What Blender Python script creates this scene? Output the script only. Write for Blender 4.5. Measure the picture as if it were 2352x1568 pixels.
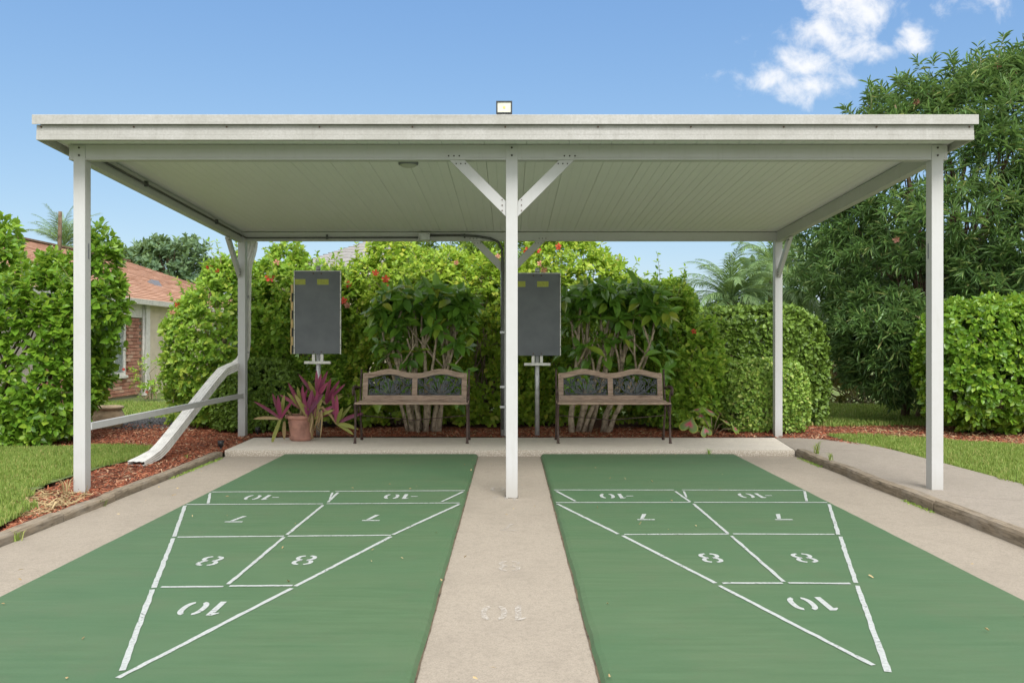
import bpy, math, random
import numpy as np
from mathutils import Vector, Matrix

for o in list(bpy.data.objects):
    bpy.data.objects.remove(o)
SC = bpy.context.scene
COL = SC.collection
R = math.radians

# ------------------------------------------------------------------ camera
FPX, CX, CY, CAMZ = 1878.0, 1172.0, 784.0, 1.2      # measured on a 2352 px wide view of the photograph
cam = bpy.data.cameras.new('camera')
cam.sensor_width = 36.0
cam.lens = 36.0 * FPX / 2352.0
cam.shift_x = 4.0 / 2352.0
cam.clip_end = 2000.0
cam_ob = bpy.data.objects.new('camera', cam)
COL.objects.link(cam_ob)
cam_ob.location = (0, 0, CAMZ)
cam_ob.rotation_euler = (R(90), 0, 0)
SC.camera = cam_ob

# ------------------------------------------------------------------ light
SUN_EL, SUN_AZ = R(48), R(166)      # azimuth from +Y; behind the camera, a little to its right
sun = bpy.data.lights.new('sun', 'SUN')
sun.energy = 1.35
sun.angle = R(30)
sun.color = (1.0, 0.965, 0.92)
sun_ob = bpy.data.objects.new('sun', sun)
COL.objects.link(sun_ob)
to_sun = Vector((math.sin(SUN_AZ) * math.cos(SUN_EL), math.cos(SUN_AZ) * math.cos(SUN_EL), math.sin(SUN_EL)))
sun_ob.rotation_euler = to_sun.to_track_quat('Z', 'Y').to_euler()

SC.view_settings.view_transform = 'Standard'
SC.view_settings.look = 'None'
SC.view_settings.gamma = 1.0
SC.view_settings.use_curve_mapping = False
SC.view_settings.exposure = 1.65

world = bpy.data.worlds.new('World')
SC.world = world
world.use_nodes = True


def build_world():
    nt = world.node_tree
    nt.nodes.clear()
    N, L = nt.nodes.new, nt.links.new
    out = N('ShaderNodeOutputWorld')
    bg = N('ShaderNodeBackground')
    bg.inputs['Strength'].default_value = 0.052
    sky = N('ShaderNodeTexSky')
    sky.sky_type = 'NISHITA'
    sky.sun_disc = False
    sky.sun_elevation = SUN_EL
    sky.sun_rotation = SUN_AZ
    sky.air_density = 1.0
    sky.dust_density = 1.0
    sky.ozone_density = 1.6
    tc = N('ShaderNodeTexCoord')
    sep = N('ShaderNodeSeparateXYZ')
    L(tc.outputs['Generated'], sep.inputs[0])

    def m(op, a, b=None, c=None, clamp=False):
        n = N('ShaderNodeMath')
        n.operation = op
        n.use_clamp = clamp
        for i, v in enumerate((a, b, c)):
            if v is None:
                continue
            if isinstance(v, (int, float)):
                n.inputs[i].default_value = v
            else:
                L(v, n.inputs[i])
        return n.outputs[0]
    yy = m('MAXIMUM', sep.outputs['Y'], 0.05)
    u = m('DIVIDE', sep.outputs['X'], yy)
    v = m('DIVIDE', sep.outputs['Z'], yy)
    comb = N('ShaderNodeCombineXYZ')
    L(u, comb.inputs[0]); L(v, comb.inputs[1])
    n1 = N('ShaderNodeTexNoise')
    n1.inputs['Scale'].default_value = 26.0
    n1.inputs['Detail'].default_value = 9.0
    n1.inputs['Roughness'].default_value = 0.60
    n1.inputs['Distortion'].default_value = 0.25
    L(comb.outputs[0], n1.inputs['Vector'])
    # drifting cumulus: centre, size, weight (tangent of azimuth / elevation)
    blobs = [(0.414, .415, .055, .045, 1.0), (0.395, .375, .06, .035, 1.0), (0.362, .342, .05, .025, .95),
             (0.325, .325, .055, .022, .85), (0.435, .355, .045, .018, .9), (0.36, .312, .055, .022, .9),
             (0.405, .325, .03, .04, .55), (0.492, .368, .028, .021, 1.0), (0.575, .41, .05, .025, .55),
             (0.285, .327, .045, .014, .6), (0.39, .46, .07, .05, 1.0), (0.9, .52, .16, .08, .9), (-1.3, .7, .22, .10, .9),
             (-0.9, 1.1, .3, .12, .9), (1.6, .6, .3, .12, .9)]
    acc = None
    for (cu, cv, ru, rv, w) in blobs:
        du = m('DIVIDE', m('SUBTRACT', u, cu), ru)
        dv = m('DIVIDE', m('SUBTRACT', v, cv), rv)
        r2 = m('ADD', m('MULTIPLY', du, du), m('MULTIPLY', dv, dv))
        g = m('MULTIPLY', m('POWER', 2.718, m('MULTIPLY', r2, -0.9)), w)
        acc = g if acc is None else m('MAXIMUM', acc, g)
    front = m('GREATER_THAN', sep.outputs['Y'], 0.06)
    acc = m('MULTIPLY', acc, front)
    dens = m('ADD', acc, m('MULTIPLY', m('SUBTRACT', n1.outputs['Fac'], 0.5), 2.0))
    mr = N('ShaderNodeMapRange')
    mr.interpolation_type = 'SMOOTHSTEP'
    mr.inputs['From Min'].default_value = 0.30
    mr.inputs['From Max'].default_value = 1.15
    L(dens, mr.inputs['Value'])
    mask = m('MULTIPLY', mr.outputs[0], m('GREATER_THAN', acc, 0.02))
    mask = m('MULTIPLY', mask, 0.93)
    # broken bright cumulus over the rest of the sky, away from the clear patch in front
    zz = m('MAXIMUM', sep.outputs['Z'], 0.06)
    cc = N('ShaderNodeCombineXYZ')
    L(m('DIVIDE', sep.outputs['X'], zz), cc.inputs[0]); L(m('DIVIDE', sep.outputs['Y'], zz), cc.inputs[1])
    n2 = N('ShaderNodeTexNoise')
    n2.inputs['Scale'].default_value = 0.9
    n2.inputs['Detail'].default_value = 6.0
    L(cc.outputs[0], n2.inputs['Vector'])
    m2 = N('ShaderNodeMapRange')
    m2.interpolation_type = 'SMOOTHSTEP'
    m2.inputs['From Min'].default_value = 0.24
    m2.inputs['From Max'].default_value = 0.44
    L(n2.outputs['Fac'], m2.inputs['Value'])
    m3 = N('ShaderNodeMapRange')
    m3.interpolation_type = 'SMOOTHSTEP'
    m3.inputs['From Min'].default_value = 0.50
    m3.inputs['From Max'].default_value = 0.74
    m3.inputs['To Min'].default_value = 1.0
    m3.inputs['To Max'].default_value = 0.0
    L(sep.outputs['Y'], m3.inputs['Value'])
    deck = m('MULTIPLY', m2.outputs[0], m3.outputs[0])
    mix = N('ShaderNodeMix')
    mix.data_type = 'RGBA'
    L(mask, mix.inputs['Factor'])
    spl = N('ShaderNodeSeparateColor')
    L(sky.outputs[0], spl.inputs[0])
    tint = N('ShaderNodeCombineColor')      # sky colour curve per channel: paler, less steep towards the horizon
    for ch, (a_, p_) in enumerate(((0.99, .86), (1.46, .67), (2.74, .39))):
        L(m('MULTIPLY', m('POWER', spl.outputs[ch], p_), a_), tint.inputs[ch])
    L(tint.outputs[0], mix.inputs['A'])
    mix.inputs['B'].default_value = (6.3, 6.35, 6.5, 1)
    mixd = N('ShaderNodeMix')
    mixd.data_type = 'RGBA'
    L(deck, mixd.inputs['Factor'])
    L(mix.outputs['Result'], mixd.inputs['A'])
    mixd.inputs['B'].default_value = (9.0, 9.0, 9.1, 1)
    L(mixd.outputs['Result'], bg.inputs['Color'])
    L(bg.outputs[0], out.inputs['Surface'])


build_world()

# ------------------------------------------------------------------ helpers


def gx(x, d):
    return (x - CX) * d / FPX


def gz(y, d):
    return CAMZ + (CY - y) * d / FPX


def gd(y, z=0.0):
    return FPX * (CAMZ - z) / (y - CY)


def tag(o, label=None, cat=None, group=None, kind=None):
    if label:
        o['label'] = label
    if cat:
        o['category'] = cat
    if group:
        o['group'] = group
    if kind:
        o['kind'] = kind
    return o


def empty(name, loc=(0, 0, 0)):
    o = bpy.data.objects.new(name, None)
    COL.objects.link(o)
    o.location = loc
    o.empty_display_size = 0.1
    return o


def wpos(o):
    p = Vector((0, 0, 0))
    while o is not None:
        p = p + o.location
        o = o.parent
    return p


def link_mesh(name, me, parent=None, loc=None):
    """mesh vertices are in world space unless loc is given"""
    o = bpy.data.objects.new(name, me)
    COL.objects.link(o)
    if parent is not None:
        o.parent = parent
    if loc is not None:
        o.location = Vector(loc) - (wpos(parent) if parent is not None else Vector((0, 0, 0)))
    elif parent is not None:
        o.location = -wpos(parent)
    return o


class MB:
    def __init__(s):
        s.v, s.f, s.sm = [], [], []

    def add(s, vs, fs, smooth=False):
        b = len(s.v)
        s.v.extend([tuple(p) for p in vs])
        s.f.extend([tuple(i + b for i in f) for f in fs])
        s.sm.extend([smooth] * len(fs))
        return s

    def box(s, x0, x1, y0, y1, z0, z1):
        vs = [(x0, y0, z0), (x1, y0, z0), (x1, y1, z0), (x0, y1, z0), (x0, y0, z1), (x1, y0, z1), (x1, y1, z1), (x0, y1, z1)]
        return s.add(vs, [(0, 3, 2, 1), (4, 5, 6, 7), (0, 1, 5, 4), (1, 2, 6, 5), (2, 3, 7, 6), (3, 0, 4, 7)])

    def bar(s, a, b, w, h, up=(0, 0, 1)):
        """box along a->b, w across, h along up"""
        a, b = Vector(a), Vector(b)
        t = (b - a).normalized()
        x = t.cross(Vector(up)).normalized()
        u = x.cross(t).normalized()
        vs = []
        for p in (a, b):
            for sx, su in ((-1, -1), (1, -1), (1, 1), (-1, 1)):
                vs.append(p + x * (sx * w / 2) + u * (su * h / 2))
        return s.add(vs, [(3, 2, 1, 0), (4, 5, 6, 7), (0, 1, 5, 4), (1, 2, 6, 5), (2, 3, 7, 6), (3, 0, 4, 7)])

    def tube(s, pts, rad, n=8, cap=True):
        pts = [Vector(p) for p in pts]
        if not hasattr(rad, '__len__'):
            rad = [rad] * len(pts)
        vs, fs = [], []
        ref = Vector((0.31, 0.17, 0.93))
        x = None
        for i, p in enumerate(pts):
            t = (pts[min(i + 1, len(pts) - 1)] - pts[max(i - 1, 0)]).normalized()
            if x is None:
                x = t.cross(ref)
                if x.length < 1e-3:
                    x = t.cross(Vector((1, 0, 0)))
            x = (x - t * x.dot(t)).normalized()
            y = t.cross(x)
            for k in range(n):
                a = 2 * math.pi * k / n
                vs.append(p + (x * math.cos(a) + y * math.sin(a)) * rad[i])
        for i in range(len(pts) - 1):
            for k in range(n):
                k2 = (k + 1) % n
                fs.append((i * n + k, i * n + k2, (i + 1) * n + k2, (i + 1) * n + k))
        b = len(s.v)
        s.add(vs, fs, True)
        if cap:
            s.f.append(tuple(b + k for k in range(n - 1, -1, -1)))
            s.f.append(tuple(b + (len(pts) - 1) * n + k for k in range(n)))
            s.sm.extend([False, False])
        return s

    def lathe(s, c, prof, n=32, smooth=True):
        vs, fs = [], []
        for (r, z) in prof:
            for k in range(n):
                a = 2 * math.pi * k / n
                vs.append((c[0] + r * math.cos(a), c[1] + r * math.sin(a), c[2] + z))
        for i in range(len(prof) - 1):
            for k in range(n):
                k2 = (k + 1) % n
                fs.append((i * n + k, i * n + k2, (i + 1) * n + k2, (i + 1) * n + k))
        return s.add(vs, fs, smooth)

    def prism(s, poly, mapping, t0, t1):
        """poly: 2D outline; mapping(u,v,t) -> 3D"""
        n = len(poly)
        vs = [mapping(u, v, t0) for u, v in poly] + [mapping(u, v, t1) for u, v in poly]
        fs = [tuple(range(n - 1, -1, -1)), tuple(range(n, 2 * n))]
        for i in range(n):
            j = (i + 1) % n
            fs.append((i, j, n + j, n + i))
        return s.add(vs, fs)

    def sweep(s, prof, a, b):
        """extrude a closed 2D profile [(y,z)] along X from a to b etc.: a,b map profile to 3D"""
        n = len(prof)
        vs = [a(u, v) for u, v in prof] + [b(u, v) for u, v in prof]
        fs = [tuple(range(n)), tuple(range(2 * n - 1, n - 1, -1))]
        for i in range(n):
            j = (i + 1) % n
            fs.append((i, n + i, n + j, j))
        return s.add(vs, fs)

    def mesh(s, name, mat):
        me = bpy.data.meshes.new(name)
        me.from_pydata(s.v, [], s.f)
        me.polygons.foreach_set('use_smooth', np.array(s.sm, dtype=bool))
        if mat:
            me.materials.append(mat)
        me.validate()
        me.update()
        return me

    def build(s, name, mat, parent=None, bevel=0.0, fixn=True):
        me = s.mesh(name, mat)
        if fixn:
            import bmesh
            bm = bmesh.new()
            bm.from_mesh(me)
            bmesh.ops.recalc_face_normals(bm, faces=bm.faces)
            bm.to_mesh(me)
            bm.free()
        o = link_mesh(name, me, parent)
        if bevel > 0:
            md = o.modifiers.new('bevel', 'BEVEL')
            md.width = bevel
            md.segments = 2
            md.limit_method = 'ANGLE'
            md.angle_limit = R(40)
        return o


def np_mesh(name, V, F, mat, smooth=False):
    """V (n,3) float, F (m,k) int, all faces with k corners"""
    me = bpy.data.meshes.new(name)
    V = np.ascontiguousarray(V, dtype=np.float32)
    F = np.ascontiguousarray(F, dtype=np.int32)
    m, k = F.shape
    me.vertices.add(len(V))
    me.vertices.foreach_set('co', V.ravel())
    me.loops.add(m * k)
    me.loops.foreach_set('vertex_index', F.ravel())
    me.polygons.add(m)
    me.polygons.foreach_set('loop_start', np.arange(0, m * k, k, dtype=np.int32))
    me.polygons.foreach_set('loop_total', np.full(m, k, dtype=np.int32))
    if smooth:
        me.polygons.foreach_set('use_smooth', np.ones(m, dtype=bool))
    me.update(calc_edges=True)
    if mat:
        me.materials.append(mat)
    return me


def wob(P, freq, seed, octv=3):
    """cheap smooth pseudo noise in about [-1,1]"""
    rg = np.random.RandomState(seed)
    out = np.zeros(len(P))
    amp, tot = 1.0, 0.0
    for o in range(octv):
        for _ in range(3):
            k = rg.normal(size=P.shape[1]) * freq
            out += amp * np.sin(P @ k + rg.uniform(0, 6.28)) / 1.7
        tot += amp
        amp *= 0.55
        freq *= 2.1
    return out / tot


def nrm(a):
    return a / np.maximum(np.linalg.norm(a, axis=-1, keepdims=True), 1e-9)


# ------------------------------------------------------------------ materials
MATS = {}


def new_mat(name):
    m = bpy.data.materials.new(name)
    m.use_nodes = True
    nt = m.node_tree
    b = nt.nodes['Principled BSDF']
    MATS[name] = m
    return m, nt, b


class G:
    """small node graph helper"""

    def __init__(s, nt):
        s.nt = nt

    def n(s, t, **kw):
        nd = s.nt.nodes.new(t)
        for k, v in kw.items():
            setattr(nd, k, v)
        return nd

    def l(s, a, b):
        s.nt.links.new(a, b)

    def setv(s, sock, v):
        if isinstance(v, (int, float)):
            sock.default_value = v
        elif isinstance(v, (tuple, list)):
            sock.default_value = tuple(v) + ((1,) if len(v) == 3 and sock.type == 'RGBA' else ())
        else:
            s.l(v, sock)

    def coord(s, scale=(1, 1, 1), kind='Object', rot=(0, 0, 0)):
        tc = s.n('ShaderNodeTexCoord')
        mp = s.n('ShaderNodeMapping')
        mp.inputs['Scale'].default_value = scale
        mp.inputs['Rotation'].default_value = rot
        s.l(tc.outputs[kind], mp.inputs['Vector'])
        return mp.outputs[0]

    def world(s, scale=(1, 1, 1)):
        ge = s.n('ShaderNodeNewGeometry')
        mp = s.n('ShaderNodeMapping')
        mp.inputs['Scale'].default_value = scale
        s.l(ge.outputs['Position'], mp.inputs['Vector'])
        return mp.outputs[0]

    def noise(s, vec, scale, detail=4, rough=0.55, dist=0.0):
        nd = s.n('ShaderNodeTexNoise')
        s.l(vec, nd.inputs['Vector'])
        nd.inputs['Scale'].default_value = scale
        nd.inputs['Detail'].default_value = detail
        nd.inputs['Roughness'].default_value = rough
        nd.inputs['Distortion'].default_value = dist
        return nd.outputs['Fac']

    def ramp(s, fac, stops):
        nd = s.n('ShaderNodeValToRGB')
        s.l(fac, nd.inputs['Fac'])
        el = nd.color_ramp.elements
        while len(el) < len(stops):
            el.new(0.5)
        for e, (p, c) in zip(el, stops):
            e.position = p
            e.color = (c, c, c, 1) if isinstance(c, (int, float)) else tuple(c) + (1,)
        return nd.outputs['Color']

    def mix(s, fac, a, b, mode='MIX'):
        nd = s.n('ShaderNodeMix', data_type='RGBA', blend_type=mode)
        s.setv(nd.inputs['Factor'], fac)
        s.setv(nd.inputs['A'], a)
        s.setv(nd.inputs['B'], b)
        return nd.outputs['Result']

    def math(s, op, a, b=0.0, clamp=False):
        nd = s.n('ShaderNodeMath', operation=op)
        nd.use_clamp = clamp
        s.setv(nd.inputs[0], a)
        s.setv(nd.inputs[1], b)
        return nd.outputs[0]

    def bump(s, bsdf, h, strength=0.3, dist=0.01):
        nd = s.n('ShaderNodeBump')
        nd.inputs['Strength'].default_value = strength
        nd.inputs['Distance'].default_value = dist
        s.l(h, nd.inputs['Height'])
        s.l(nd.outputs[0], bsdf.inputs['Normal'])


def simple(name, col, rough=0.5, metal=0.0, var=0.12, scale=8.0, bump=0.0, bscale=60.0, spec=0.5, dark=None, emit=None):
    m, nt, b = new_mat(name)
    g = G(nt)
    v = g.world()
    nz = g.noise(v, scale, 5, 0.6)
    d = dark if dark else tuple(c * (1 - 2.2 * var) for c in col)
    h = tuple(min(1, c * (1 + var)) for c in col)
    c = g.ramp(nz, [(0.3, d), (0.52, col), (0.75, h)])
    g.l(c, b.inputs['Base Color'])
    b.inputs['Roughness'].default_value = rough
    b.inputs['Metallic'].default_value = metal
    b.inputs['Specular IOR Level'].default_value = spec
    if bump:
        g.bump(b, g.noise(v, bscale, 4, 0.6), bump, 0.004)
    return m


def leaf_mat(name, stops, rough=0.42, trans=0.25, spec=0.4, patch=None, tcol=(0.42, 0.55, 0.07)):
    """stops: [(pos, colour)] over a per-leaf random value"""
    m, nt, b = new_mat(name)
    g = G(nt)
    ge = g.n('ShaderNodeNewGeometry')
    oi = g.n('ShaderNodeObjectInfo')
    r = g.math('FRACT', g.math('ADD', ge.outputs['Random Per Island'], oi.outputs['Random']))
    col = g.ramp(r, stops)
    nz = g.noise(g.world(), 2.2, 3, 0.5)
    col = g.mix(g.ramp(nz, [(0.35, 0.0), (0.7, 0.55)]), col, patch if patch else stops[-1][1])
    g.l(col, b.inputs['Base Color'])
    b.inputs['Roughness'].default_value = rough
    b.inputs['Specular IOR Level'].default_value = spec
    tr = g.n('ShaderNodeBsdfTranslucent')
    g.l(g.mix(0.5, col, tcol), tr.inputs['Color'])
    ms = g.n('ShaderNodeMixShader')
    ms.inputs[0].default_value = trans
    g.l(b.outputs[0], ms.inputs[1])
    g.l(tr.outputs[0], ms.inputs[2])
    g.l(ms.outputs[0], nt.nodes['Material Output'].inputs['Surface'])
    return m


def make_materials():
    # ---- white aluminium with mildew
    m, nt, b = new_mat('aluminium')
    g = G(nt)
    v = g.world()
    st = g.world((1.0, 1.0, 0.12))
    n1 = g.noise(v, 3.0, 6, 0.7)
    n2 = g.noise(st, 26.0, 4, 0.7)
    c = g.mix(g.ramp(n1, [(0.45, 0.0), (0.8, 0.5)]), (0.47, 0.475, 0.475), (0.40, 0.40, 0.38))
    c = g.mix(g.ramp(n2, [(0.55, 0.0), (0.85, 0.35)]), c, (0.33, 0.33, 0.29))
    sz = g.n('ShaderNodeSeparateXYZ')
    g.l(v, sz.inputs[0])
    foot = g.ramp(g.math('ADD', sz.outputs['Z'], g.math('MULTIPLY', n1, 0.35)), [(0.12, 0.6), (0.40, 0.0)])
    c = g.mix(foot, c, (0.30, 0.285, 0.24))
    g.l(c, b.inputs['Base Color'])
    b.inputs['Roughness'].default_value = 0.45
    b.inputs['Specular IOR Level'].default_value = 0.35
    # ---- dirtier fascia
    m, nt, b = new_mat('fascia')
    g = G(nt)
    v = g.world()
    n1 = g.noise(v, 1.7, 6, 0.75)
    n2 = g.noise(v, 60.0, 4, 0.8)
    n3 = g.noise(g.world((1.0, 1.0, 0.08)), 16.0, 5, 0.75)
    n4 = g.noise(g.world((0.25, 1.0, 5.0)), 5.0, 5, 0.7)
    c = g.mix(g.ramp(n2, [(0.38, 0.45), (0.6, 0.0)]), (0.42, 0.415, 0.40), (0.25, 0.245, 0.22))
    c = g.mix(g.ramp(n1, [(0.42, 0.0), (0.70, 0.55)]), c, (0.27, 0.265, 0.235))
    c = g.mix(g.ramp(n3, [(0.52, 0.0), (0.78, 0.5)]), c, (0.24, 0.235, 0.205))
    c = g.mix(g.ramp(n4, [(0.55, 0.0), (0.75, 0.4)]), c, (0.20, 0.195, 0.17))
    g.l(c, b.inputs['Base Color'])
    b.inputs['Roughness'].default_value = 0.6
    # ---- soffit
    m, nt, b = new_mat('soffit')
    g = G(nt)
    v = g.world((1, 0.3, 1))
    n1 = g.noise(v, 5.0, 6, 0.7)
    c = g.mix(g.ramp(n1, [(0.4, 0.0), (0.75, 0.5)]), (0.72, 0.74, 0.735), (0.66, 0.68, 0.67))
    g.l(c, b.inputs['Base Color'])
    b.inputs['Roughness'].default_value = 0.55
    # ---- concrete
    for name, base, lo, hi in (('concrete', (0.3160, 0.2757, 0.2231), (0.1911, 0.1667, 0.1319), (0.3528, 0.3192, 0.2677)),
                               ('concrete_walk', (0.2964, 0.2622, 0.2204), (0.2204, 0.1900, 0.1558), (0.3496, 0.3116, 0.2660)),
                               ('concrete_patio', (0.66, 0.605, 0.525), (0.52, 0.47, 0.40), (0.70, 0.65, 0.57))):  # patio base colour lifted to make up for weak fill under the roof
        m, nt, b = new_mat(name)
        g = G(nt)
        v = g.world()
        a = g.noise(v, 130.0, 5, 0.75)
        big = g.noise(v, 1.1, 6, 0.65)
        mid = g.noise(v, 9.0, 5, 0.65)
        c = g.ramp(a, [(0.30, lo), (0.5, base), (0.72, hi)])
        c = g.mix(g.ramp(big, [(0.48, 0.0), (0.75, 0.5)]), c, tuple(x * 0.72 for x in base))
        c = g.mix(g.ramp(mid, [(0.50, 0.0), (0.74, 0.42)]), c, tuple(x * 0.68 for x in base))
        c = g.mix(g.ramp(g.noise(v, 38.0, 4, 0.7), [(0.47, 0.0), (0.70, 0.5)]), c, tuple(x * 0.62 for x in base))
        vo = g.n('ShaderNodeTexVoronoi')
        g.l(v, vo.inputs['Vector'])
        vo.inputs['Scale'].default_value = 210.0
        c = g.mix(g.ramp(vo.outputs['Distance'], [(0.10, 0.55), (0.32, 0.0)]), c, hi)
        g.l(c, b.inputs['Base Color'])
        b.inputs['Roughness'].default_value = 0.85
        b.inputs['Specular IOR Level'].default_value = 0.25
        g.bump(b, a, 0.35, 0.006)
    # ---- pebbly slab edge
    m, nt, b = new_mat('pebble_edge')
    g = G(nt)
    v = g.world()
    vo = g.n('ShaderNodeTexVoronoi')
    g.l(v, vo.inputs['Vector'])
    vo.inputs['Scale'].default_value = 85.0
    c = g.mix(g.ramp(vo.outputs['Distance'], [(0.15, 0.0), (0.55, 1.0)]), (0.62, 0.58, 0.50), (0.38, 0.335, 0.27))
    g.l(c, b.inputs['Base Color'])
    b.inputs['Roughness'].default_value = 0.9
    g.bump(b, g.math('SUBTRACT', 1.0, vo.outputs['Distance']), 0.8, 0.01)
    # ---- court paint
    m, nt, b = new_mat('court_green')
    g = G(nt)
    v = g.world()
    st = g.world((0.10, 1.0, 1.0))
    s1 = g.noise(st, 26.0, 4, 0.6)
    s2 = g.noise(st, 5.0, 4, 0.6)
    big = g.noise(v, 0.9, 5, 0.6)
    fine = g.noise(v, 130.0, 4, 0.8)
    c = g.ramp(s1, [(0.3, (0.0566, 0.1101, 0.0507)), (0.5, (0.0650, 0.1232, 0.0583)), (0.72, (0.0760, 0.1389, 0.0684))])
    c = g.mix(g.ramp(s2, [(0.4, 0.0), (0.72, 0.6)]), c, (0.0863, 0.1343, 0.0697))
    c = g.mix(g.ramp(big, [(0.45, 0.0), (0.7, 0.6)]), c, (0.0511, 0.1179, 0.0558))
    c = g.mix(g.ramp(g.noise(v, 3.4, 6, 0.7), [(0.52, 0.0), (0.75, 0.5)]), c, (0.0815, 0.1147, 0.0622))
    c = g.mix(g.ramp(fine, [(0.55, 0.0), (0.78, 0.6)]), c, (0.1105, 0.1704, 0.0982))
    g.l(c, b.inputs['Base Color'])
    b.inputs['Roughness'].default_value = 0.62
    b.inputs['Specular IOR Level'].default_value = 0.35
    g.bump(b, g.math('ADD', fine, g.math('MULTIPLY', s1, 0.6)), 0.28, 0.004)
    # ---- white court paint, rolled, worn through in places
    for name, lo, base in (('line_paint', 0.30, (0.415, 0.445, 0.435)), ('ghost_paint', 0.62, (0.5456, 0.5104, 0.4576))):
        m, nt, b = new_mat(name)
        g = G(nt)
        v = g.world()
        n1 = g.noise(v, 70.0, 5, 0.75)
        n2 = g.noise(v, 6.0, 4, 0.6)
        c = g.mix(g.ramp(n1, [(0.35, 0.8), (0.62, 0.0)]), base, tuple(x * 0.62 for x in base))
        g.l(c, b.inputs['Base Color'])
        b.inputs['Roughness'].default_value = 0.7
        fac = g.math('ADD', g.math('MULTIPLY', n1, 0.6), g.math('MULTIPLY', n2, 0.4))
        if name == 'line_paint':
            al = g.ramp(fac, [(0.36, 0.0), (0.43, 1.0)])
        else:
            al = g.ramp(fac, [(0.42, 0.0), (0.58, 0.62)])
        tr = g.n('ShaderNodeBsdfTransparent')
        ms = g.n('ShaderNodeMixShader')
        g.l(al, ms.inputs[0])
        g.l(tr.outputs[0], ms.inputs[1])
        g.l(b.outputs[0], ms.inputs[2])
        g.l(ms.outputs[0], nt.nodes['Material Output'].inputs['Surface'])
    # ---- weathered timber
    for name, c0, c1, sc in (('timber', (0.25, 0.205, 0.15), (0.10, 0.082, 0.06), (6, 0.8, 6)),
                             ('bench_wood', (0.43, 0.32, 0.245), (0.19, 0.13, 0.10), (0.9, 7, 7))):
        m, nt, b = new_mat(name)
        g = G(nt)
        v = g.world(sc)
        w = g.noise(v, 9.0, 6, 0.7, 0.6)
        n2 = g.noise(g.world(), 4.0, 4, 0.6)
        c = g.ramp(w, [(0.32, c1), (0.55, c0), (0.75, tuple(x * 1.2 for x in c0))])
        c = g.mix(g.ramp(n2, [(0.5, 0.0), (0.75, 0.55)]), c, (0.30, 0.27, 0.23))
        g.l(c, b.inputs['Base Color'])
        b.inputs['Roughness'].default_value = 0.85
        b.inputs['Specular IOR Level'].default_value = 0.2
        g.bump(b, w, 0.6, 0.006)
    # ---- soil, mulch, lawns
    simple('soil', (0.10, 0.075, 0.045), 0.95, var=0.3, scale=12, bump=0.6, bscale=40)
    m, nt, b = new_mat('mulch_base')
    g = G(nt)
    v = g.world()
    w = g.noise(v, 75.0, 4, 0.7, 1.0)
    c = g.ramp(w, [(0.3, (0.045, 0.014, 0.008)), (0.5, (0.15, 0.05, 0.027)), (0.72, (0.27, 0.11, 0.06))])
    g.l(c, b.inputs['Base Color'])
    b.inputs['Roughness'].default_value = 0.9
    g.bump(b, w, 0.9, 0.02)
    leaf_mat('mulch_chip', [(0.0, (0.108, 0.033, 0.018)), (0.35, (0.270, 0.081, 0.042)), (0.7, (0.378, 0.127, 0.067)), (0.9, (0.459, 0.253, 0.149)), (1.0, (0.600, 0.491, 0.327))],
             0.85, 0.0, 0.2, patch=(0.284, 0.089, 0.045))
    leaf_mat('grass_blade', [(0.0, (0.114, 0.189, 0.037)), (0.5, (0.194, 0.290, 0.059)), (0.85, (0.292, 0.365, 0.092)), (1.0, (0.518, 0.405, 0.186))],
             0.6, 0.3, 0.25, patch=(0.244, 0.338, 0.076))
    m, nt, b = new_mat('lawn_base')
    g = G(nt)
    v = g.world()
    w = g.noise(v, 60.0, 4, 0.7)
    n2 = g.noise(v, 1.5, 4, 0.6)
    c = g.ramp(w, [(0.3, (0.049, 0.081, 0.020)), (0.55, (0.138, 0.189, 0.051)), (0.75, (0.211, 0.257, 0.076))])
    c = g.mix(g.ramp(n2, [(0.5, 0.0), (0.8, 0.4)]), c, (0.244, 0.230, 0.085))
    g.l(c, b.inputs['Base Color'])
    b.inputs['Roughness'].default_value = 0.9
    g.bump(b, w, 0.8, 0.02)
    # ---- foliage
    leaf_mat('leaf_hibiscus', [(0.0, (0.101, 0.230, 0.033)), (0.4, (0.223, 0.417, 0.052)), (0.8, (0.382, 0.564, 0.072)), (0.96, (0.538, 0.600, 0.103)), (1.0, (0.600, 0.600, 0.081))],
             0.42, 0.42, 0.4, patch=(0.336, 0.523, 0.065))
    leaf_mat('leaf_hibiscus_yellow', [(0.0, (0.123, 0.255, 0.032)), (0.4, (0.287, 0.472, 0.051)), (0.8, (0.452, 0.600, 0.071)), (0.94, (0.600, 0.600, 0.107)), (1.0, (0.600, 0.600, 0.071))],
             0.42, 0.42, 0.4, patch=(0.432, 0.590, 0.068))
    leaf_mat('leaf_viburnum', [(0.0, (0.062, 0.150, 0.020)), (0.45, (0.125, 0.275, 0.025)), (0.8, (0.225, 0.400, 0.037)), (1.0, (0.375, 0.525, 0.062))],
             0.34, 0.38, 0.5, patch=(0.200, 0.375, 0.033))
    leaf_mat('leaf_clipped', [(0.0, (0.091, 0.177, 0.034)), (0.45, (0.195, 0.341, 0.054)), (0.85, (0.337, 0.471, 0.087)), (1.0, (0.600, 0.600, 0.198))],
             0.45, 0.22, 0.4, patch=(0.258, 0.401, 0.062))
    leaf_mat('leaf_clipped_dark', [(0.0, (0.063, 0.121, 0.022)), (0.5, (0.127, 0.224, 0.033)), (1.0, (0.212, 0.327, 0.049))],
             0.45, 0.22, 0.4, patch=(0.169, 0.275, 0.035), tcol=(0.276, 0.357, 0.064))
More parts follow.
